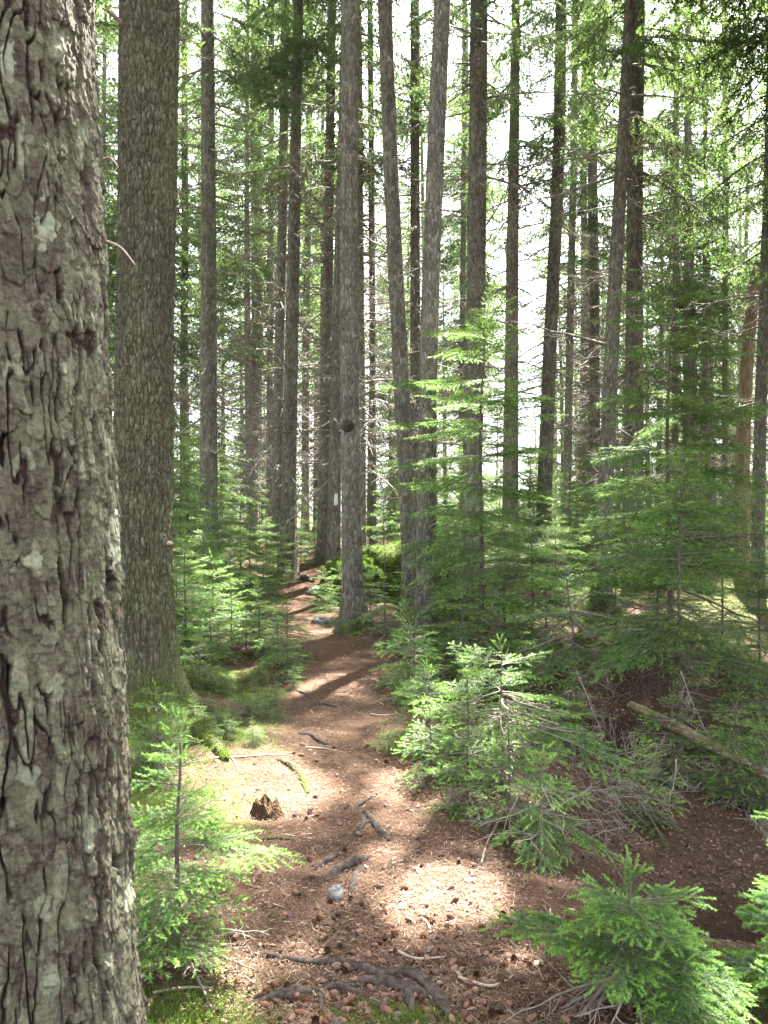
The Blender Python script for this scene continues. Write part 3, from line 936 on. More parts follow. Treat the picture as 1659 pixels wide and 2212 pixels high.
# the broken snag at the right edge
b = np.array([(1606 - CX) / F * 16, 16, 0]); b[2] = hz(b[0], b[1])
rt = thing('dead_snag', b, 'pale tan broken snag leaning left of the right edge trunk', 'dead tree')
A = np.array([P(px, py, 16) - b for px, py in ((1600, 1190), (1604, 1000), (1612, 800), (1628, 620), (1636, 565))]); A[:, 1] = 0
A = np.vstack([[A[0, 0], 0, -.2], [A[0, 0], 0, 0.05], A[1:]])
link('trunk', trunk_mesh(A, np.array([.15, .15, .14, .13, .115, .07]), 18, .1, .3, M_SNAG, 0, 4), rt)
for q in range(7):
    o = link('branch', DEADM[q % 6], rt); o.location = A[3] + (A[4] - A[3]) * rng.uniform(-.6, 1.2)
    o.rotation_euler = Matrix(frame(rng.random() * 6.28, rng.normal(.1, .3)).tolist()).to_euler(); o.scale = (.5, .5, .5)

# knot and white blaze
kn = P(753, 922, 10.6) - np.array(roots_of[10].location)
th, ph = np.meshgrid(np.linspace(0, 2 * np.pi, 18), np.linspace(0, np.pi / 2, 9))
rr = 1 + .45 * (fbm(th * 2, ph * 4, 5, 3) - .5)
V = np.stack([.085 * np.cos(th) * np.cos(ph) * rr, -.07 * np.sin(ph) * rr * (1 + .25 * (ph > 1.2)), .09 * np.sin(th) * np.cos(ph) * rr], -1).reshape(-1, 3)
i = np.arange(8)[:, None] * 18; q = np.arange(17)[None]
me = mesh('knot', V + kn + np.array([0, -.10, 0]), [np.stack([i + q, i + q + 1, i + 18 + q + 1, i + 18 + q], -1).reshape(-1, 4)],
          [plain('knot_bark', (.028, .02, .016), (.06, .045, .035))], None, None, True)
tag(link('knot', me, roots_of[10]), 'dark ragged branch knot')
bt = roots_of[9]
c = P(727, 1079, 15.5) - np.array(bt.location)
cx0 = (P(721.5, 1079, 15.5) - np.array(bt.location))[0]
u, v = np.meshgrid(np.linspace(-.28, .28, 9), np.linspace(-.1, .1, 9))
jit = .06 * (fbm(u * 30, v * 60, 4, 2) - .5)
rb = .131
V = np.stack([cx0 + rb * np.sin(u + .36 + jit), -rb * np.cos(u + .36) * 1.03 - .004, c[2] + v * (1 + .15 * np.cos(u * 5)) + jit], -1).reshape(-1, 3)
i = np.arange(8)[:, None] * 9; q = np.arange(8)[None]
me = mesh('trail_blaze', V, [np.stack([i + q, i + q + 1, i + 9 + q + 1, i + 9 + q], -1).reshape(-1, 4)], [M_WHITE], None, None, True)
tag(link('trail_blaze', me, bt), 'white painted trail blaze')

# live drooping limbs of the overlapping right pair
LIMB = [spray(L, .17, .42, .17, 66, .06, .015, droop=.35, hang=.9, tip=.09, r0=.034, flat=False, bare=.1, tipn=.4, cap=1.1) for L in (2.2, 2.9)]
LIMBM = [mesh('limb', d[0], [d[1]], [M_DEADTWIG, M_CANOPY, M_CANTIP], [d[2]], {'tint': d[3]}) for d, L in LIMB]
for t, (px, py), az, el, s, w_ in ((23, (1378, 300), .1, -.15, .95, 1), (23, (1378, 365), -.15, -.42, 1.15, 1), (23, (1380, 130), .15, -.2, 1., 0), (22, (1352, 240), .5, .0, .8, 0),
                                   (23, (1378, 60), -.5, -.2, .9, 1), (22, (1345, 340), 2.9, -.35, .6, 0), (23, (1372, 470), -.5, -.5, .55, 0), (27, (1668, 200), 2.8, -.2, .8, 0), (27, (1664, 330), 3.5, -.3, .8, 1), (27, (1668, 60), 2.6, -.2, .9, 1),
                                   (19, (1210, 60), .3, -.2, .7, 0), (17, (1038, 40), -.3, -.2, .7, 0), (17, (1036, 170), .1, -.35, .7, 0)):
    Yd = TREES[t][0]
    o = link('limb', LIMBM[w_], roots_of[t])
    o.location = P(px, py, Yd) - np.array(roots_of[t].location)
    o.rotation_euler = Matrix(frame(az, el).tolist()).to_euler(); o.scale = (s, s, s)

# ------------------------------------------------------------------ the near trunk on the left
T1Y = 1.55
b = np.array([-.745, T1Y, hz(-.745, T1Y)])
rt = thing('spruce_tree', b, 'close plated trunk with pale lichen filling the left edge', 'tree')
zz = np.concatenate([[-.2, .1, .3], np.arange(.5, 2.95, .0023), np.arange(3, 20, .25)])
th = np.concatenate([np.linspace(-2.1, .35, 460), np.linspace(.4, 2 * np.pi - 2.15, 40)])   # the side towards the camera is finer
r = np.interp(zz, [-.2, .3, .7, 1.6, 2.7, 20], [.42, .275, .242, .222, .205, .03])
cxl = np.interp(zz, [0, .6, 1.6, 2.6, 20], [.02, .01, -.012, -.045, -.4])
cyl = zz * 0
U = (th[None] * .22) + 0 * zz[:, None]; Vv = zz[:, None] + 0 * th[None]
r1, r2 = fbm(U / .016, Vv / .022, 23, 5) - .5, fbm(U / .016 + 3, Vv / .022, 26, 5) - .5
q1, q2 = fbm(U / .07, Vv / .12, 43, 3) - .5, fbm(U / .07 + 3, Vv / .12, 46, 3) - .5
Wu, Wv = U + .007 * r1 + .030 * q1, Vv + .014 * r2 + .03 * q2
base_ = -.016 + .004 * r1 + .008 * (fbm(U / .02, Vv / .15, 51, 3) - .5)
hgt1 = base_.copy(); pid = np.full(U.shape, .15); edge = np.zeros(U.shape)
brng = np.random.default_rng(21)
u0, du = U[0, 0], U[0, 1] - U[0, 0]
v0, dv_, iz = .5, .0023, 3
def lay(cu, cv, a_, b_, t_, tilt, add):
    'one bark scale: a rounded, ragged tongue that sticks out at its lower end'
    j0, j1 = int((cu - a_ * 1.5 - u0) / du - 30), int((cu + a_ * 1.5 - u0) / du + 30)
    i0, i1 = int((cv - b_ * 1.5 - v0) / dv_ + iz - 12), int((cv + b_ * 1.5 - v0) / dv_ + iz + 12)
    j0, j1, i0, i1 = max(j0, 0), min(j1, 460), max(i0, 0), min(i1, len(zz))
    if j1 - j0 < 3 or i1 - i0 < 3: return
    sl_ = np.s_[i0:i1, j0:j1]
    x, y = (Wu[sl_] - cu) / a_, (Wv[sl_] - cv) / b_
    y2 = np.where(y > 0, y * .85, y)
    x2 = (x + .25 * y * brng.normal(0, .5)) * (1 + .25 * y)
    d_ = (np.abs(x2) ** 2.4 + np.abs(y2) ** 2.4) ** (1 / 2.4)
    prof = 1 - sstep(.93, 1.0, d_)
    top = t_ - tilt * y + .0022 * r2[sl_]
    h_ = hgt1[sl_]
    if add:
        new = h_ + prof * top; win = prof > .5
    else:
        new = np.maximum(h_, base_[sl_] + prof * (top + .018) - .004 * (1 - prof)); win = (new > h_) & (prof > .4)
    hgt1[sl_] = new
    pid[sl_] = np.where(win, brng.random() if a_ > .007 else np.clip(pid[sl_] + brng.normal(0, .3), 0, 1), pid[sl_])
for k_ in range(980):
    lay(brng.uniform(u0, .1), brng.uniform(.45, 3.0), brng.uniform(.011, .026), brng.uniform(.04, .11), brng.uniform(.0, .012), brng.uniform(.0005, .005), False)
for k_ in range(1500):
    lay(brng.uniform(u0, .1), brng.uniform(.45, 3.0), brng.uniform(.006, .017), brng.uniform(.010, .036), brng.uniform(.0008, .0034), brng.uniform(.0003, .0020), True)
for k_ in range(3000):
    lay(brng.uniform(u0, .1), brng.uniform(.45, 3.0), brng.uniform(.0028, .0065), brng.uniform(.005, .013), brng.uniform(.0004, .0013), brng.uniform(.0002, .0008), True)
deep = 1 - sstep(.002, .010, hgt1 - base_)
fiss = 0 * U
for sd_, su_, sv_ in ((71, .045, .34), (83, .030, .22)):      # upright, wandering, broken fissures
    ln_ = np.abs(fbm(U / su_ + .35 * q2, Vv / sv_ + .5 * q1, sd_, 3) + .05 * r1 - .5)
    fiss = np.maximum(fiss, (1 - sstep(.006, .030, ln_)) * sstep(.44, .56, fbm(U / .05, Vv / .09, sd_ + 5, 3)))
hgt1 = hgt1 - .012 * fiss
deep = np.maximum(deep, fiss)
hgt1 = base_.mean() + (hgt1 - base_.mean()) * .72
hgt1 = hgt1 - .005 * deep + .0045 * (fbm(U / .005, Vv / .009, 9, 3) - .5) + .010 * (fbm(U / .09, Vv / .25, 31, 2) - .5)
crack = 1 - deep
near = sstep(.45, .55, zz)[:, None] * (1 - sstep(2.95, 3.3, zz))[:, None]
RR = r[:, None] + hgt1 * np.maximum(near, .3)
Vx = np.stack([cxl[:, None] + np.cos(th)[None] * RR, cyl[:, None] + np.sin(th)[None] * RR, Vv], -1)
n, m_ = Vx.shape[:2]
i = np.arange(n - 1)[:, None] * m_; q = np.arange(m_)[None]; q2 = (q + 1) % m_
Fq = np.stack([i + q, i + q2, i + m_ + q2, i + m_ + q], -1).reshape(-1, 4)
# lichen patches: where the ray through (px,py) meets this trunk
wx = b[0] + Vx[..., 0]; wy = b[1] + Vx[..., 1]; wz = b[2] + Vx[..., 2]
ppx, ppy = CX + wx / wy * F, CY - (wz - EYE) / wy * F
lich = np.zeros(ppx.shape)
for lx, ly, ax_, ay_ in ((100, 490, 30, 60), (15, 125, 22, 60), (250, 1165, 20, 60), (72, 1205, 26, 28), (283, 1935, 18, 35), (163, 1615, 9, 26), (30, 790, 26, 30), (60, 1660, 30, 45), (232, 965, 12, 22), (90, 1960, 24, 40), (180, 300, 16, 40), (50, 1000, 22, 40), (150, 800, 14, 36), (200, 1400, 14, 40), (120, 1480, 20, 34), (40, 320, 20, 36), (190, 1800, 16, 44), (110, 2120, 26, 40), (230, 2080, 14, 34)):
    dd = np.hypot((ppx - lx) / ax_, (ppy - ly) / ay_) + 1.5 * (fbm(U / .014, Vv / .018, 77, 5) - .5)
    front = np.sin(th)[None] < .3
    k_ = 1.0 if (lx, ly) in ((100, 490), (15, 125), (250, 1165), (72, 1205), (283, 1935)) else .55
    lich = np.maximum(lich, k_ * (1 - sstep(.80, .92, dd)) * front)
lich *= sstep(.0, .25, crack)
plate = np.clip(.95 * pid - .08 + .9 * (fbm(U / .05, Vv / .09, 41, 4) - .40), 0, 1)
fresh = deep
me = mesh('trunk', Vx.reshape(-1, 3), [Fq], [M_BARK1], None, {'plate': plate.ravel(), 'lichen': lich.ravel(), 'fresh': fresh.ravel()}, True)
link('trunk', me, rt)
ax1 = lambda z: np.array([np.interp(z, zz, cxl), 0, z])
g = crown_geo(20, 8, 2.6, SP2, ax1, whorl=.7, nb=4, dead=0)
d = carve(g.data(), b)
link('crown', mesh('crown', d[0], [d[1]], [M_DEADTWIG, M_CANOPY, M_CANTIP], [d[2]], {'tint': d[3]}), rt)
for px, py, px2, py2 in ((246, 528, 292, 572), (238, 350, 256, 362)):
    p0, p1 = P(px - 14, py - 6, T1Y) - b, P(px2, py2, T1Y - .05) - b
    V, Fq, F3 = curve_tube([p0, p0 * .5 + p1 * .5 + np.array([0, 0, .01]), p1], [.003, .0022, .001], 6)
    link('dead_twig', mesh('dead_twig', V, [Fq, F3], [M_PALETWIG]), rt)

# ------------------------------------------------------------------ the stand behind and the trees outside the frame
lab_far = 'slim grey spruce in the dense sunlit stand far behind'
cnt = 0
tries = 0
taken = []
while cnt < 118 and tries < 6000:
    tries += 1
    y = 20 + 32 * rng.random() ** .9
    x = (rng.random() - .5) * 1.25 * y
    px = CX + x / y * F
    if 1085 < px < 1180 and rng.random() < .8: continue
    if 1180 < px and rng.random() < .15: continue
    if any(math.hypot(x - a, y - c_) < 1.5 for a, c_ in taken): continue
    taken.append((x, y))
    k = int(rng.choice(5, p=[.2, .24, .12, .24, .2])) if y > 28 else int(rng.choice(4, p=[.35, .3, .25, .1]))
    proto_tree(k, x, y, rng.random() * 6.28, rng.uniform(.75, 1.15) if k < 4 else rng.uniform(.4, .9), lab_far, 'spruces of the far stand')
    cnt += 1
for x, y, k, lab in ((6.5, 9.5, 5, 'spruce standing past the right edge whose dark fronds hang into the view'),
                     (7.4, 12.4, 5, 'spruce farther back past the right edge with hanging fronds')):
    proto_tree(k, x, y, .7 * x, 1.15, lab, None)
for x, y, k in ((6.8, 6.5, 5), (8.5, 10, 2), (9.5, 16.5, 0), (6.4, 3, 2), (8.8, 4.5, 1), (11, 12.5, 0), (10.5, 7.5, 1), (6.9, 9.4, 5), (8.6, 13.6, 5), (-5, 9, 0), (-7, 13, 1), (-6, 4, 2),
                (11, 18.5, 1), (-9, 8, 0), (12.5, 22, 2), (-10, 18, 1), (13, 14, 0), (-3.6, 5.4, 2), (5.6, 10.6, 6), (4.7, 8.7, 6), (4.0, 7.2, 6), (6.4, 12.4, 6), (-5.5, 11.4, 1)):  # unseen trees added beyond the frame to keep sun and sky off the floor
    proto_tree(k, x, y, rng.random() * 6.28, rng.uniform(.95, 1.15), 'unseen grey spruce added outside the view for shade', 'spruces added outside the view for shade')

# ------------------------------------------------------------------ young firs
s = P(1037, 0, 9.0); s[2] = hz(s[0], 9.0)
sapling('fir_sapling', s, 'tall bright green fir sapling with long layered branches right of the leaning spruces', 'sapling', EYE - s[2] + (1106 - 655) / F * 9, 1.35, .8, SP1, whorl=.36, nb=5, inter=2, low=-.12, up=.5, power=.5, dead=22, deadL=.8, lean=(.05, 0),
        extra=[(EYE - s[2] + (1106 - py) / F * s[1], az, L, el) for py, az, L, el in ((720, 3.4, .75, .1), (760, 2.9, .6, .1), (825, 3.3, 1.25, .06), (905, 3.0, 1.25, .05), (930, 3.7, 1.0, .0), (985, 3.2, 1.2, .0), (1035, 3.5, 1.25, .02), (1090, 3.1, 1.05, 0), (860, 6.0, .9, .05), (960, 5.7, 1.0, 0), (1050, 6.1, 1.1, -.05))])
s = P(1447, 0, 9.0); s[2] = hz(s[0], 9.0)
sapling('fir_sapling', s, 'tall dark fir sapling in front of the right edge trunks', 'sapling', EYE - s[2] + (1106 - 505) / F * 9, 1.65, 1.1, SP1, whorl=.38, nb=5, inter=2, low=-.12, up=.5, power=.55, dead=26, deadL=.9)
s = P(1470, 0, 6.6); s[2] = hz(s[0], 6.6)
sapling('fir_sapling', s, 'bushy fir sapling with bright tips in front of the tall dark sapling', 'sapling', EYE - s[2] + (1106 - 1000) / F * 6.6, 1.2, .95, SP1, whorl=.24, nb=5, inter=2, low=-.12, up=.7, power=.5, dead=30, deadL=.5)
s = P(1250, 0, 7.4); s[2] = hz(s[0], 7.4)
sapling('fir_sapling', s, 'slender fir sapling on a bent stem between the tall bright and the bushy one', 'sapling', 1.5, .95, .8, SP1, whorl=.26, nb=4, inter=2, low=-.15, dead=24, deadL=.6, lean=(-.1, 0))
s = G(1085, 1700)
sapling('fir_sapling', s, 'low fir sapling with a sunlit white spray over the path edge', 'sapling', .80, .85, .42, SP1, whorl=.15, nb=4, inter=1, low=-.05, up=.35, power=.45, dead=30, deadL=.5, miss=.25)
s = G(925, 1620)
sapling('fir_sapling', s, 'small bright fir sapling touching the right edge of the path', 'sapling', .5, .5, .1, SP0[2:] + SP1[:3], whorl=.12, nb=5, inter=2)
s = G(1170, 1850)
sapling('fir_sapling', s, 'drooping young fir spray above the dark hollow', 'sapling', .42, .34, .2, SP0, whorl=.1, nb=4, inter=1, low=-.4, dead=12, deadL=.4)
s = G(385, 2075)
sapling('fir_sapling', s, 'large near fir sapling with fresh tips beside the close plated trunk', 'sapling', .76, .48, .12, SP0, whorl=.12, nb=5, inter=2, low=.0, up=.6, power=.8, dead=16, deadL=.35)
s = G(1360, 2190)
sapling('spruce_sapling', s, 'small spruce with stubby light green tips in the near right corner', 'sapling', .37, .44, .15, SP0B, whorl=.09, nb=5, inter=1, miss=.22, low=-.02, up=.25, power=.4, dead=18, deadL=.4)
s = np.array([1.46, 2.5, hz(1.46, 2.5)])
sapling('fir_sapling', s, 'bluish fir reaching in from the right edge, sun glancing on its needles', 'sapling', .72, .40, .2, SP0B, whorl=.10, nb=5, inter=2, mats=[M_TWIG, M_FIRBLUE, M_TIP], low=-.05, power=.35)
s = G(408, 1190)
sapling('fir_sapling', s, 'pale sunlit fir sapling leaning beside the lone left trunk', 'sapling', (1190 - 905) / F * s[1], 1.2, .9, SP1, whorl=.36, nb=5, inter=2, low=0, power=.5, dead=16, deadL=.8, lean=(-.12, 0))
s = G(497, 1345)
sapling('fir_sapling', s, 'bright rounded fir sapling on the left bank at the bend of the path', 'sapling', (1345 - 1190) / F * s[1] + .1, .75, .12, SP1, whorl=.2, nb=5, inter=2)
s = G(532, 1412)
sapling('fir_sapling', s, 'knee high fir sapling left of the path below the rounded one', 'sapling', (1412 - 1330) / F * s[1], .42, .06, SP1[:4], whorl=.13, nb=4, inter=2)
s = G(831, 1400)
sapling('fir_sapling', s, 'young fir standing at the foot of the two leaning spruces', 'sapling', (1400 - 1195) / F * s[1], .55, .25, SP1, whorl=.22, nb=4, inter=2, low=-.2, up=.7, dead=12, deadL=.4)

# copies of four young firs fill the undergrowth
KIDS = []
for H, R, zb, wh, lab in ((1.5, .75, .2, .2, ''), (.85, .5, .08, .15, ''), (.5, .34, .04, .1, ''), (2.4, .95, .5, .27, '')):
    g, st = sapling_geo(H, R, zb, SP1s + SP1[:3] if H > 1.2 else SP1[:5], whorl=wh * 1.2, nb=5, inter=2, dead=14, power=.55, deadL=R * .7)
    KIDS.append((mesh('sapling_stem', st[0], [st[1], st[2]], [M_STEM], None, {'moss': np.zeros(len(st[0]))}, True), g.mesh('sapling_crown', MS)))


def kid(k, x, y, s, label, group, name='fir_sapling'):
    r = thing(name, (x, y, hz(x, y)), label, 'sapling', group)
    r.scale = (s, s, s * rng.uniform(.9, 1.1)); r.rotation_euler = (0, 0, rng.random() * 6.28)
    link('stem', KIDS[k][0], r); link('crown', KIDS[k][1], r)
    return r


for px, py, k, s, lab in (
        (380, 1400, 1, .9, 'bright fir sapling close behind the thick olive trunk'),
        (440, 1330, 0, .75, 'fir sapling between the olive trunk and the rounded bright one'),
        (420, 1250, 0, .9, 'mid green fir sapling on the bank under the lone left trunk'),
        (520, 1240, 0, .95, 'dark fir sapling on the bank under the thin far trunks'),
        (575, 1235, 0, .75, 'dark fir sapling at the foot of the close spruce pair'),
        (590, 1290, 1, .8, 'small fir sapling where the path bends out of sight'),
        (480, 1200, 3, .75, 'shaded tall fir sapling behind the left bank'),
        (560, 1195, 3, .75, 'shaded tall fir sapling left of the close pair'),
        (390, 1200, 3, .8, 'fir sapling in shade right against the olive trunk'),
        (650, 1225, 1, 1.1, 'sunlit fir sapling closing the end of the path'),
        (690, 1215, 0, .7, 'fir sapling at the foot of the brownish spruce'),
        (700, 1320, 1, .75, 'low fir sapling right of the path in front of the mossy boulder'),
        (735, 1345, 1, .85, 'low fir sapling against the foot of the knotted spruce'),
        (800, 1330, 2, 1.2, 'tiny fir sapling right of the knotted spruce'),
        (870, 1370, 1, .8, 'fir sapling in front of the left leaning spruce'),
        (960, 1400, 0, .75, 'fir sapling right of the scaly leaning spruce'),
        (975, 1430, 1, 1., 'bright fir sapling low beside the scaly leaning spruce'),
        (895, 1520, 1, .85, 'bright fir sapling on the path edge above the small one'),
        (1000, 1480, 1, 1.1, 'fir sapling below the tall bright one'),
        (1090, 1440, 0, .8, 'open fir sapling right of the tall bright one'),
        (1180, 1450, 0, .8, 'thin fir sapling beneath the bent slender one'),
        (1330, 1430, 0, .9, 'fir sapling behind the fallen log'),
        (1420, 1400, 0, 1., 'shaded fir sapling under the tall dark one'),
        (1560, 1420, 3, .7, 'dark fir sapling above the lower end of the log'),
        (1640, 1480, 0, 1., 'dark fir sapling at the right edge beside the log'),
        (1600, 1640, 1, 1., 'low fir sapling below the end of the log'),
        (600, 1440, 2, 1., 'seedling fir on the left edge of the path'),
        (455, 1420, 2, 1., 'seedling fir in the moss right of the olive trunk'),
        (340, 1680, 1, .6, 'fir sapling growing out beside the close trunk at mid height'),
        (800, 1150, 3, .8, 'sunlit fir behind the mossy boulder'),
        (960, 1190, 3, .8, 'sunlit fir right of the mossy boulder'),
        (1080, 1200, 3, .9, 'bright fir in front of the clearing'),
        (1230, 1200, 3, .9, 'fir at the right side of the clearing'),
        (1320, 1220, 3, .9, 'fir at the foot of the lichen spotted spruce'),
        (1120, 1260, 0, 1., 'bright low fir under the clearing'),
        (1200, 1300, 0, 1., 'low fir below the brown leaning spruce'),
        (400, 1410, 1, 1.2, 'wide low fir sapling at the back edge of the moss'),
        (500, 1400, 1, .8, 'low fir sapling between the rounded one and the knee high one'),
        (570, 1330, 1, 1.0, 'low fir sapling at the inside of the path bend'),
        (620, 1420, 2, 1.2, 'tiny fir sapling at the left edge of the upper path'),
        (430, 1480, 2, .9, 'seedling fir on the moss bank above the mossy root'),
        (1450, 1690, 2, 1.3, 'tiny fir sapling on the floor of the hollow'),
        (1650, 1760, 1, .7, 'small fir sapling low at the right edge'),
        (1235, 1610, 1, .8, 'dark fir sapling with boughs drooping into the hollow'),
        (1590, 1735, 1, .8, 'dark fir sapling on the far floor of the hollow near the right edge'),
        (1390, 1770, 2, 1.0, 'tiny dark fir sapling on the bare floor of the hollow'),
        (930, 1690, 2, .9, 'tiny fir sapling at the path edge below the small bright one'),
        (1010, 1750, 2, 1.0, 'tiny fir sapling where the path drops to the hollow'),
        (1010, 1650, 2, 1.2, 'tiny fir sapling under the sunlit white spray'),
        (1100, 1790, 2, 1.0, 'tiny fir sapling at the rim of the hollow'),
        (880, 1480, 2, 1.3, 'tiny bright fir sapling on the right edge of the path'),
        (600, 1260, 0, .8, 'fir sapling crowding the path bend from the left'),
        (560, 1390, 2, 1.2, 'tiny fir sapling left of the path above the moss'),
        (620, 1470, 2, .8, 'seedling fir by the short dark root'),
        (350, 1450, 2, 1.1, 'seedling fir against the olive trunk'),
        (500, 1150, 3, .9, 'tall fir sapling deep in the left thicket'),
        (420, 1150, 3, 1., 'tall fir sapling in the left thicket behind the pale one'),
        (590, 1150, 3, .9, 'tall fir sapling in the left thicket near the close pair'),
        (1010, 1180, 3, 1.1, 'tall fir sapling behind the tall bright one'),
        (1140, 1160, 3, .8, 'sunlit fir sapling standing in the clearing'),
        (1280, 1160, 3, 1.1, 'tall fir sapling behind the lichen spotted spruce'),
        (1400, 1170, 3, 1.1, 'tall fir sapling behind the upright brown spruce'),
        (1500, 1200, 3, 1.1, 'tall fir sapling in the right thicket below the dark trunk'),
        (1600, 1200, 3, 1.1, 'tall fir sapling in front of the pale snag'),
        (370, 1330, 0, .9, 'leafy fir sapling close to the right side of the olive trunk'),
        (470, 1290, 0, 1., 'leafy fir sapling in the middle of the left bank'),
        (540, 1290, 0, .8, 'fir sapling leaning over the path bend from the left bank'),
        (450, 1240, 3, .7, 'tall fir sapling in front of the lone left trunk'),
        (400, 1360, 1, 1.1, 'spreading low fir sapling at the back of the mossy bank'),
        (460, 1370, 1, 1.0, 'spreading fir sapling below the rounded bright one'),
        (640, 1200, 3, .8, 'tall bright fir sapling beyond the end of the path'),
        (680, 1190, 3, .7, 'tall fir sapling behind the brownish spruce'),
        (860, 1260, 0, 1., 'fir sapling growing against the broad boulder'),
        (770, 1290, 1, 1., 'fir sapling between the boulder and the knotted spruce'),
        (1020, 1330, 0, 1., 'fir sapling under the left branches of the tall bright one'),
        (1090, 1350, 0, 1.1, 'fir sapling under the right branches of the tall bright one'),
        (1150, 1380, 0, 1.1, 'leafy fir sapling in the middle of the right thicket'),
        (1290, 1340, 0, 1.1, 'leafy fir sapling left of the bushy one'),
        (1060, 1500, 1, 1.1, 'low leafy fir sapling at the front of the right thicket'),
        (960, 1300, 0, .9, 'fir sapling behind the scaly leaning spruce')):
    p = G(px, py)
    kid(k, p[0], p[1], s, lab, 'young firs of the undergrowth')
n = 0
while n < 46:
    px, py = rng.uniform(370, 660), rng.uniform(1390, 1660)
    p = G(px, py)
    if p[0] > path_x(p[1]) - .42 or math.hypot(p[0] - PATCH[0], p[1] - PATCH[1]) < .55: continue
    kid(2, p[0], p[1], rng.uniform(.16, .42), 'tiny fir seedling in the moss of the left bank', 'fir seedlings on the left bank'); n += 1
for px, Yd, k in ((480, 36, 4), (520, 40, 4), (560, 34, 3), (610, 42, 4), (690, 38, 3), (400, 38, 4), (840, 40, 4), (960, 38, 4), (1210, 36, 4), (1270, 34, 4), (1330, 38, 4), (1400, 35, 4), (1450, 39, 4), (1520, 34, 4), (1580, 37, 4), (1640, 35, 4), (1190, 44, 4)):
    proto_tree(k, (px - CX) / F * Yd, Yd, px, .9, lab_far, 'spruces of the far stand')
n = 0
while n < 170:
    y = rng.uniform(15, 42); x = (rng.random() - .5) * 1.05 * y
    if abs(x - path_x(y)) < .9 + .03 * y: continue
    kid(int(rng.choice([0, 3, 3])), x, y, rng.uniform(.6, 1.25), 'young fir in the thicket behind the boulder and bank', 'young firs in the far thicket'); n += 1

# ------------------------------------------------------------------ boulder, rocks, log, stump
def rock(name, c, size, label, seed, moss=.6, mats=None, parent=None, k=48, rz=0.0):
    th, ph = np.meshgrid(np.linspace(0, 2 * np.pi, k + 1)[:-1], np.linspace(-np.pi / 2, np.pi / 2, k // 2))
    d = np.stack([np.cos(th) * np.cos(ph), np.sin(th) * np.cos(ph), np.sin(ph)], -1)
    nn = fbm(d[..., 0] * 1.7 + seed, d[..., 1] * 1.7 + d[..., 2] * 2.1, seed, 4)
    n2 = fbm(d[..., 0] * 6 + d[..., 2] * 5 + seed, d[..., 1] * 6 - d[..., 2] * 4, seed + 3, 3)
    d = np.sign(d) * np.abs(d) ** .8
    V = d * (.72 + .6 * nn + .14 * n2)[..., None] * np.array(size)
    V = np.stack([V[..., 0] * math.cos(rz) - V[..., 1] * math.sin(rz), V[..., 0] * math.sin(rz) + V[..., 1] * math.cos(rz), V[..., 2]], -1)
    up = np.clip(d[..., 2] * .6 + .25 + moss - .4 + (n2 - .5), 0, 1) if moss > 0 else np.zeros(th.shape)
    n = len(th)
    i = np.arange(n - 1)[:, None] * k; q = np.arange(k)[None]; q2 = (q + 1) % k
    Fq = np.stack([i + q, i + q2, i + k + q2, i + k + q], -1).reshape(-1, 4)
    o = link(name, mesh(name, V.reshape(-1, 3), [Fq], [M_ROCK], None, {'moss': up.ravel()}, True), None, c)
    if moss > .9:     # a fuzz of moss stems over the stone
        Vm = V.reshape(-1, 3); kf = rng.integers(0, len(Fq), 26000); ww = rng.dirichlet((1, 1, 1), 26000)
        pf = (Vm[Fq[kf][:, :3]] * ww[..., None]).sum(1)
        keep = fbm(pf[:, 0] * 5 + seed, pf[:, 1] * 5 + pf[:, 2] * 4, seed, 3) > .4
        pf = pf[keep]; df = norm(norm(pf) + rng.normal(0, .5, pf.shape)) * rng.uniform(.02, .06, (len(pf), 1))
        sf = norm(np.cross(df, rng.normal(0, 1, pf.shape))) * .006
        link('moss_cover', mesh('moss_cover', np.stack([pf - sf, pf + sf, pf + df], 1).reshape(-1, 3), [np.arange(len(pf) * 3).reshape(-1, 3)], [M_MOSSB], None, {'tint': np.repeat(rng.random(len(pf)) * .6, 3)}), o)
    return tag(o, label, 'rock')


rock('boulder', (-.55, 13.9, .32), (.52, .6, .45), 'mossy rounded boulder at the right side of the path end', 3, 1.0, k=96)
rock('boulder', (.55, 14.6, .35), (1.0, .9, .62), 'broad mossy boulder behind the two leaning spruces', 8, 1.0, k=96)
p = G(362, 1290); p = G(430, 1290); rock('stone', p, (.14, .12, .09), 'grey stone among the saplings on the left bank', 12, 0)
p = G(695, 1345); rock('stone', p, (.13, .12, .08), 'grey stone on the right edge of the path near the bend', 15, 0)
p = G(682, 1282); rock('stone', p, (.16, .2, .12), 'pale stone at the foot of the mossy boulder', 17, 0)
p = G(725, 1935); rock('stone', p + [0, 0, .0], (.03, .035, .035), 'bluish grey stone tucked under the path root', 19, 0, k=24)
p = G(610, 1215); rock('stone', p, (.3, .25, .22), 'half mossy stone below the close spruce pair', 23, .5)

p0, p1 = P(1362, 1524, 6.3), P(1690, 1690, 5.2)
for p in (p0, p1): p[2] = max(p[2], hz(p[0], p[1]) - .005)
lg = thing('fallen_log', (p0 + p1) / 2, 'weathered fallen log lying in the shaded hollow at right', 'log')
mid = (p0 + p1) / 2
V, Fq, F3 = curve_tube([p0 - mid, (p0 - mid) * .33 + np.array([0, 0, .01]), (p1 - mid) * .33, p1 - mid], [.040, .043, .042, .038], 20, .25, 3, 14)
link('bark', mesh('bark', V, [Fq], [M_LOG], None, {'moss': np.full(len(V), .2)}, True), lg)
for s_, nm in ((0, -2), (1, -1)):
    link('cut_end', mesh('cut_end', V, [F3[:20] if s_ == 0 else F3[20:]], [M_CUT]), lg)

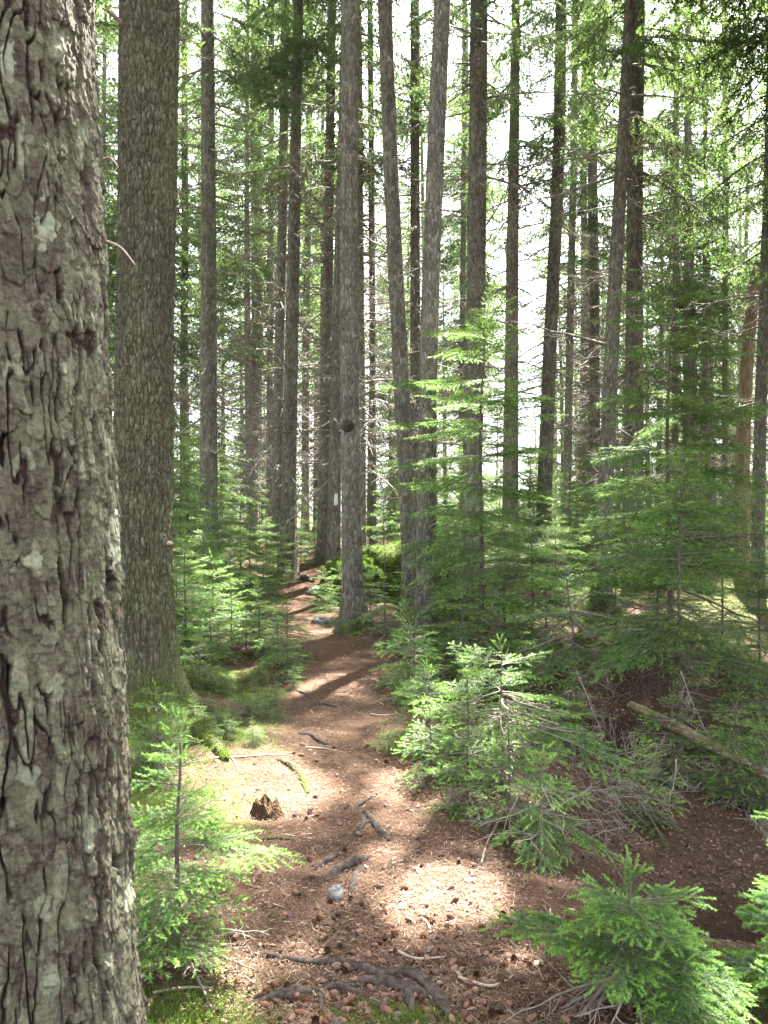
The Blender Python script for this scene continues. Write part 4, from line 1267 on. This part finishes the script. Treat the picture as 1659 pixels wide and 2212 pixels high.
p = G(575, 1760)
st = thing('stump', p - np.array([0, 0, .02]), 'small rotten mossy stump beside the sunlit patch', 'stump')
ax = np.array([[0, 0, -.1], [0, 0, 0], [.005, 0, .06], [.01, 0, .11]])
thv = np.arange(36) / 36 * 2 * np.pi
zz_ = np.linspace(-.05, .13, 14)
top = .03 + .11 * fbm(thv * 2.6, thv * 0, 3, 3)
rr_ = (.060 + .05 * np.exp(-np.maximum(zz_, 0) / .04))[:, None] * (1 + .35 * (fbm(thv[None] * 2.2, zz_[:, None] * 9, 4, 3) - .5))
Zs = np.minimum(zz_[:, None], top[None])
V = np.stack([np.cos(thv)[None] * rr_, np.sin(thv)[None] * rr_, Zs], -1).reshape(-1, 3)
i = np.arange(13)[:, None] * 36; q = np.arange(36)[None]; q2 = (q + 1) % 36
Fq = np.stack([i + q, i + q2, i + 36 + q2, i + 36 + q], -1).reshape(-1, 4)
V = np.vstack([V, [[0, 0, .015]]]); cap = np.stack([13 * 36 + np.arange(36), 13 * 36 + (np.arange(36) + 1) % 36, np.full(36, 14 * 36)], 1)
mo = np.concatenate([(np.clip(Zs * 8, 0, 1) * (np.sin(thv)[None] > -.5)).ravel(), [.6]])
link('bark', mesh('bark', V, [Fq, cap], [bark('stump_wood', [(.06, .03, .02), (.09, .045, .028), (.12, .06, .038), (.15, .085, .055)], (60, 60, 18), .05)], None, {'moss': mo}, True), st)

# ------------------------------------------------------------------ roots on the path
def root_obj(pts, rad, label, seed, name='tree_root', mat=None, sink=.55, cat='root', k=14, wob=.42, lift=0.0):
    W = []
    for (px, py), r in zip(pts, rad):
        g_ = G(px, py); W.append(g_ + np.array([0, 0, r * (1 - sink) + lift]))
    rad = np.array(rad) * (1.08 if name == 'tree_root' and 'pale' not in label and 'mossy' not in label else 1)
    W = np.array(W); c = W.mean(0).copy()
    W[0, 2] -= rad[0] * .8 if sink > 0 else 0; W[-1, 2] -= rad[-1] * .8 if sink > 0 else 0
    V, Fq, F3 = curve_tube(W - c, rad, k, wob, seed, 8)
    o = link(name, mesh(name, V, [Fq, F3], [M_BARK2 if 'mossy' in label else mat or M_ROOT], None, {'moss': np.full(len(V), 1.2 if 'mossy' in label else .0)}, True), None, c)
    return tag(o, label, cat)


root_obj([(530, 2060), (600, 2070), (680, 2085), (740, 2090), (800, 2105), (850, 2125)], [.010, .012, .014, .015, .017, .012], 'long pale root crossing the near path from the left sapling', 1)
root_obj([(820, 2105), (880, 2110), (920, 2135), (955, 2175), (975, 2205)], [.014, .018, .019, .020, .014], 'thick dark root bending down towards the bottom edge', 2)
root_obj([(735, 2130), (800, 2130), (860, 2138), (905, 2155), (925, 2165)], [.012, .017, .019, .017, .011], 'thick root lying left of the dark bending root', 3)
root_obj([(880, 2145), (885, 2170), (888, 2195)], [.014, .017, .012], 'short stub root turning down below the thick root', 4)
root_obj([(545, 2172), (600, 2163), (650, 2150), (680, 2140)], [.010, .014, .015, .010], 'short root near the bottom edge left of the forked roots', 5)
root_obj([(690, 2135), (740, 2145), (800, 2155)], [.012, .015, .010], 'greyish root in the middle of the near root tangle', 6)
root_obj([(694, 2140), (692, 2165), (695, 2192)], [.010, .010, .007], 'small root fork pointing straight at the viewer', 7)
root_obj([(735, 2205), (722, 2225), (700, 2250)], [.014, .016, .012], 'grey root stub cut by the bottom edge', 8)
root_obj([(702, 1905), (730, 1885), (765, 1868), (795, 1855)], [.014, .020, .022, .014], 'dark root stepping up across the middle of the path', 9)
root_obj([(758, 1935), (765, 1905), (778, 1875)], [.012, .015, .012], 'side root dropping from the dark stepping root', 10)
root_obj([(685, 1875), (715, 1858), (735, 1842)], [.010, .015, .008], 'half buried root left of the stepping root', 11)
root_obj([(838, 1820), (818, 1795), (795, 1765), (780, 1745)], [.010, .017, .017, .009], 'pale sunlit root running down the path', 12)
root_obj([(775, 1800), (785, 1780), (790, 1755)], [.008, .010, .008], 'thin root beside the pale sunlit root', 13)
root_obj([(750, 1830), (765, 1805), (785, 1775)], [.006, .008, .006], 'slender root left of the pale sunlit root', 14)
root_obj([(765, 1748), (790, 1733), (820, 1712)], [.008, .010, .007], 'root tip crossing above the pale sunlit root', 15)
root_obj([(645, 1585), (675, 1592), (690, 1602), (708, 1610)], [.010, .016, .018, .012], 'arched root on the left edge of the path', 16)
root_obj([(600, 1640), (640, 1665), (665, 1715)], [.012, .02, .012], 'mossy root edging the bright sunlit patch', 17)
root_obj([(638, 1490), (660, 1500), (672, 1512)], [.012, .018, .010], 'short dark root at the left of the upper path', 18)
root_obj([(665, 1525), (700, 1524), (735, 1530)], [.008, .012, .008], 'thin root across the upper path', 19)
root_obj([(635, 1255), (655, 1252), (675, 1258)], [.05, .07, .05], 'dark root lying across the far end of the path', 20)
root_obj([(575, 1335), (600, 1340), (640, 1345)], [.018, .022, .012], 'pale stick like root beside the bend of the path', 21, mat=M_PALETWIG)
root_obj([(590, 1345), (620, 1352), (650, 1352)], [.012, .014, .010], 'second pale root just below the stick like one', 22, mat=M_PALETWIG)
# loose sticks
for q, (pts, lab) in enumerate((
        ([(415, 1650), (470, 1640), (530, 1637), (575, 1634), (620, 1632)], 'long pale branch lying above the sunlit patch'),
        ([(480, 1555), (495, 1570), (510, 1585)], 'short pale stick in the moss right of the mossy root'),
        ([(500, 1640), (510, 1655), (515, 1670)], 'forked twig at the top of the sunlit patch'),
        ([(565, 1818), (600, 1814), (640, 1820)], 'thin grey stick below the mossy stump'),
        ([(660, 1618), (700, 1620), (740, 1626)], 'thin dark stick on the path by the arched root'),
        ([(800, 1545), (825, 1548), (850, 1543)], 'short stick at the right of the upper path'),
        ([(1040, 1870), (1055, 1820), (1085, 1765)], 'grey twig standing in the leaves at the edge of the hollow'),
        ([(860, 2060), (900, 2075), (960, 2070)], 'curved brown twig among the near cones'),
        ([(910, 1990), (925, 2005), (930, 2020)], 'bent pale bark strip among the near cones'),
        ([(330, 2150), (400, 2145), (460, 2140)], 'thin stick on the near left moss'),
        ([(990, 2120), (1060, 2135), (1110, 2110)], 'thin curved twig on the near right of the path'))):
    root_obj(pts, [.0055] + [.005] * (len(pts) - 2) + [.003], lab, 40 + q, 'stick', M_PALETWIG, -.2, 'stick', 7, .12)
# bare drooping twigs beneath the right saplings
for q, (px, py, px2, py2, Yd, lab) in enumerate((
        (1245, 1450, 1330, 1640, 5.9, 'bare grey twig drooping towards the log'),
        (1130, 1690, 1060, 1870, 4.0, 'bare pale twig hanging over the edge of the path'),
        (1470, 1450, 1530, 1590, 5.6, 'bare dark twig hanging over the log'),
        (1290, 1640, 1440, 1600, 5.2, 'bare twig fanning across the hollow'),
        (1460, 1640, 1450, 1750, 4.6, 'bare twig above the dark hollow'))):
    p0, p1 = P(px, py, Yd), P(px2, py2, Yd - .25)
    d, L = bare_spray(float(np.linalg.norm(p1 - p0)), .05, .006, .05)
    v = norm(p1 - p0)
    R = frame(math.atan2(v[1], v[0]), math.asin(v[2]), rng.uniform(-.6, .6))
    o = link('bare_twig', mesh('bare_twig', d[0] @ R.T, [d[1]], [M_TWIG]), None, p0)
    tag(o, lab, 'twig')

TW = []
for L in (.35, .55, .8, .5):
    d, _ = bare_spray(L, .035, .0042, .12)
    TW.append(mesh('bare_twig', d[0], [d[1]], [M_TWIG]))
for q in range(46):
    px, py = rng.uniform(1120, 1659), rng.uniform(1440, 1860)
    p = G(px, py)
    o = link('bare_twig', TW[q % 4], None, p + np.array([0, 0, rng.uniform(.01, .28)]))
    o.rotation_euler = Matrix(frame(rng.random() * 6.28, rng.uniform(-.6, .25), rng.random() * 6).tolist()).to_euler()
    tag(o, 'brittle bare twig in the brown tangle of the shaded hollow', 'twig', 'dead twigs of the hollow')

# ------------------------------------------------------------------ cones
def cone_mesh(seed, L=.045, R=.0115, open_=1.0):
    k, n = 20, 26
    g = Tri()
    t = np.linspace(0, 1, n)
    r = R * np.sin(np.pi * np.clip(t * .93 + .05, 0, 1)) ** .65 * (1.1 - .35 * t)
    th = np.arange(k) / k * 2 * np.pi
    V = np.stack([np.repeat((t - .5)[:, None] * L, k, 1), np.cos(th)[None] * r[:, None] * .75, np.sin(th)[None] * r[:, None] * .75], -1).reshape(-1, 3)
    i = np.arange(n - 1)[:, None] * k; q = np.arange(k)[None]; q2 = (q + 1) % k
    f = np.concatenate([np.stack([i + q, i + k + q2, i + q2], -1).reshape(-1, 3), np.stack([i + q, i + k + q, i + k + q2], -1).reshape(-1, 3)])
    g.add(V, f, 0, .0)
    N = 62
    for s in range(N):
        tt = .04 + .93 * s / N; a = s * 2.39996
        rr = np.interp(tt, t, r)
        bx = (tt - .5) * L; w_ = .0032 + .25 * rr
        e = np.array([0, math.cos(a), math.sin(a)]); c = np.array([0, -math.sin(a), math.cos(a)])
        p0 = np.array([bx - .003, 0, 0]) + e * rr * .55
        p1 = np.array([bx + .0035, 0, 0]) + e * rr * (.98 + .2 * open_)
        p2 = np.array([bx + .0065, 0, 0]) + e * rr * (1.0 + .3 * open_)
        g.add([p0 - c * w_ * .6, p0 + c * w_ * .6, p1 + c * w_, p1 - c * w_, p2], [[0, 1, 2], [0, 2, 3], [3, 2, 4]], 0, np.array([.2, .2, .9, .9, 1.]))
    return g.mesh('spruce_cone', [M_CONE])


CONES = [cone_mesh(0), cone_mesh(1, .038, .0115, .3), cone_mesh(2, .050, .0110, 1.4), cone_mesh(3, .034, .0125, .1)]
nc = 0
while nc < 300:
    px, py = rng.uniform(430, 1250), 2212 - 620 * rng.random() ** 1.5
    p = G(px, py); d = p[0] - path_x(p[1])
    dens = math.exp(-(d / .6) ** 2) * (1.0 if 1950 < py else .4)
    if d < -.45: dens *= .35
    if rng.random() > dens: continue
    o = link('spruce_cone', CONES[rng.integers(0, 4)])
    s = rng.uniform(.6, .95)
    o.scale = (s, s, s); o.location = (p[0], p[1], p[2] + .007)
    o.rotation_euler = (rng.random() * 6.28, rng.normal(0, .25), rng.random() * 6.28)
    tag(o, 'small reddish brown spruce cone lying loose on the needle litter', 'cone', 'fallen spruce cones')
    nc += 1

# ------------------------------------------------------------------ litter, moss and small plants on the floor
def scatter(n, ymax, xr, seedf, pw=2.0):
    y = 2.2 + (ymax - 2.2) * rng.random(n) ** pw
    x = (rng.random(n) - .5) * 1.06 * y
    k = seedf(x, y) > rng.random(n)
    x, y = x[k], y[k]
    return x, y, hgt(x, y)


x, y, z = scatter(330000, 12, 0, lambda x, y: np.where(np.abs(x - path_x(y)) < .6, 1, .35) * (1 - .75 * moss_mask(x, y)))
n = len(x)
a = rng.random(n) * 6.283; L = rng.choice([.009, .013, .02, .045], n, p=[.52, .34, .12, .02]) * rng.uniform(.7, 1.2, n); wd = L * rng.uniform(.05, .11, n) + .0006 + .0002 * y
c = np.stack([x, y, z + .004 + rng.random(n) * .006], 1)
d = np.stack([np.cos(a), np.sin(a), rng.normal(.0, .22, n)], 1); sd = np.stack([-np.sin(a), np.cos(a), rng.normal(0, .5, n)], 1)
hl, hw = (L / 2)[:, None], (wd / 2)[:, None]
V = np.stack([c - d * hl - sd * hw, c + d * hl - sd * hw * .6, c + d * hl + sd * hw * .6, c - d * hl + sd * hw], 1).reshape(-1, 3)
Fl = np.arange(n * 4).reshape(-1, 4)
tag(link('needle_litter', mesh('needle_litter', V, [Fl], [M_LITTER], None, {'tint': np.repeat(np.clip(rng.normal(.5, .27, n), 0, 1), 4)})),
    'loose brown needles and bark flakes over the path', 'litter', kind='stuff')
x, y, z = scatter(2600, 9, 0, lambda x, y: 1. * (np.abs(x - path_x(y)) < .9), 1.5)
n = len(x); a = rng.random(n) * 6.283; L = rng.uniform(.008, .024, n)
c = np.stack([x, y, z + .006 + rng.random(n) * .004], 1)
d = np.stack([np.cos(a), np.sin(a), rng.normal(0, .2, n)], 1) * L[:, None]; sd = np.stack([-np.sin(a), np.cos(a), rng.normal(0, .2, n)], 1) * (L * rng.uniform(.2, .6, n))[:, None]
V = np.stack([c - d, c - sd * .9 + [0, 0, .003], c + d * rng.uniform(.7, 1, (n, 1)), c + sd], 1).reshape(-1, 3)
tag(link('bark_chips', mesh('bark_chips', V, [np.arange(n * 4).reshape(-1, 4)], [M_LITTER], None, {'tint': np.repeat(np.clip(rng.normal(.3, .35, n), 0, 1), 4)})),
    'bark chips and broken cone scales trodden into the path', 'litter', kind='stuff')
# leaf flakes in the hollow
n = 20000
x = rng.uniform(.7, 4.2, n); y = rng.uniform(3.2, 9, n)
k = (x - path_x(y) > .8); x, y = x[k], y[k]; n = len(x); z = hgt(x, y)
a = rng.random(n) * 6.283; L = rng.uniform(.006, .016, n)
c = np.stack([x, y, z + .006 + rng.random(n) * .01], 1)
d = np.stack([np.cos(a), np.sin(a), rng.normal(0, .35, n)], 1) * L[:, None]; sd = np.stack([-np.sin(a), np.cos(a), rng.normal(0, .4, n)], 1) * L[:, None] * .6
V = np.stack([c - d, c - sd + [0, 0, .004], c + d, c + sd], 1).reshape(-1, 3)
tag(link('dead_leaves', mesh('dead_leaves', V, [np.arange(n * 4).reshape(-1, 4)], [M_LITTER], None, {'tint': np.repeat(np.clip(rng.normal(.3, .2, n), 0, 1), 4)})),
    'brown dead leaves littering the shaded hollow', 'leaves', kind='stuff')
# moss blades
def blades(x, y, z, h, wd, mat, name, label, cat, lean=.5, extra=None):
    n = len(x)
    p = np.stack([x, y, z], 1)
    d = norm(np.stack([rng.normal(0, lean, n), rng.normal(0, lean, n), np.ones(n)], 1)) * (h * rng.uniform(.5, 1.2, n))[:, None]
    s = norm(np.stack([rng.normal(0, 1, n), rng.normal(0, 1, n), np.zeros(n)], 1)) * (wd / 2)
    V = np.stack([p - s, p + s, p + d], 1).reshape(-1, 3)
    tag(link(name, mesh(name, V, [np.arange(n * 3).reshape(-1, 3)], [mat], None, {'tint': np.repeat(rng.random(n), 3)})), label, cat, kind='stuff')


x, y, z = scatter(420000, 10, 0, lambda x, y: sstep(.35, .8, moss_mask(x, y) * (.4 + 1.2 * fbm(x * 9, y * 9, 61, 3))), 1.6)
blades(x, y, z, .018 + .012 * vnoise(x * 12, y * 12, 3), .0045, M_MOSSB, 'moss', 'short bright moss cushions on the left bank and by the roots', 'moss', .6)
x, y, z = scatter(60000, 9, 0, lambda x, y: .35 * (x - path_x(y) < -.5) * (fbm(x * 3, y * 3, 33, 3) > .52) * (y > 4.2), 1.2)
blades(x, y, z, .05, .010, M_HERB, 'ground_cover', 'small green herbs scattered on the left bank', 'plants', .7)

# ------------------------------------------------------------------ thin bright air between the trees
hb = bpy.data.meshes.new('haze')
x0,x1,y0,y1,z0,z1=-262,262,-62,422,-6,32
vs=[(x,y,z) for x in (x0,x1) for y in (y0,y1) for z in (z0,z1)]
hb.from_pydata(vs,[],[(0,1,3,2),(4,6,7,5),(0,4,5,1),(2,3,7,6),(0,2,6,4),(1,5,7,3)])
m=bpy.data.materials.new('haze'); m.use_nodes=True; m.node_tree.nodes.clear()
o=m.node_tree.nodes.new('ShaderNodeOutputMaterial'); v=m.node_tree.nodes.new('ShaderNodeVolumePrincipled'); v.inputs['Density'].default_value=.00025; v.inputs['Color'].default_value=(.9,.95,1,1)
m.node_tree.links.new(v.outputs[0],o.inputs[1]); hb.materials.append(m)
tag(link('haze',hb),kind='stuff')
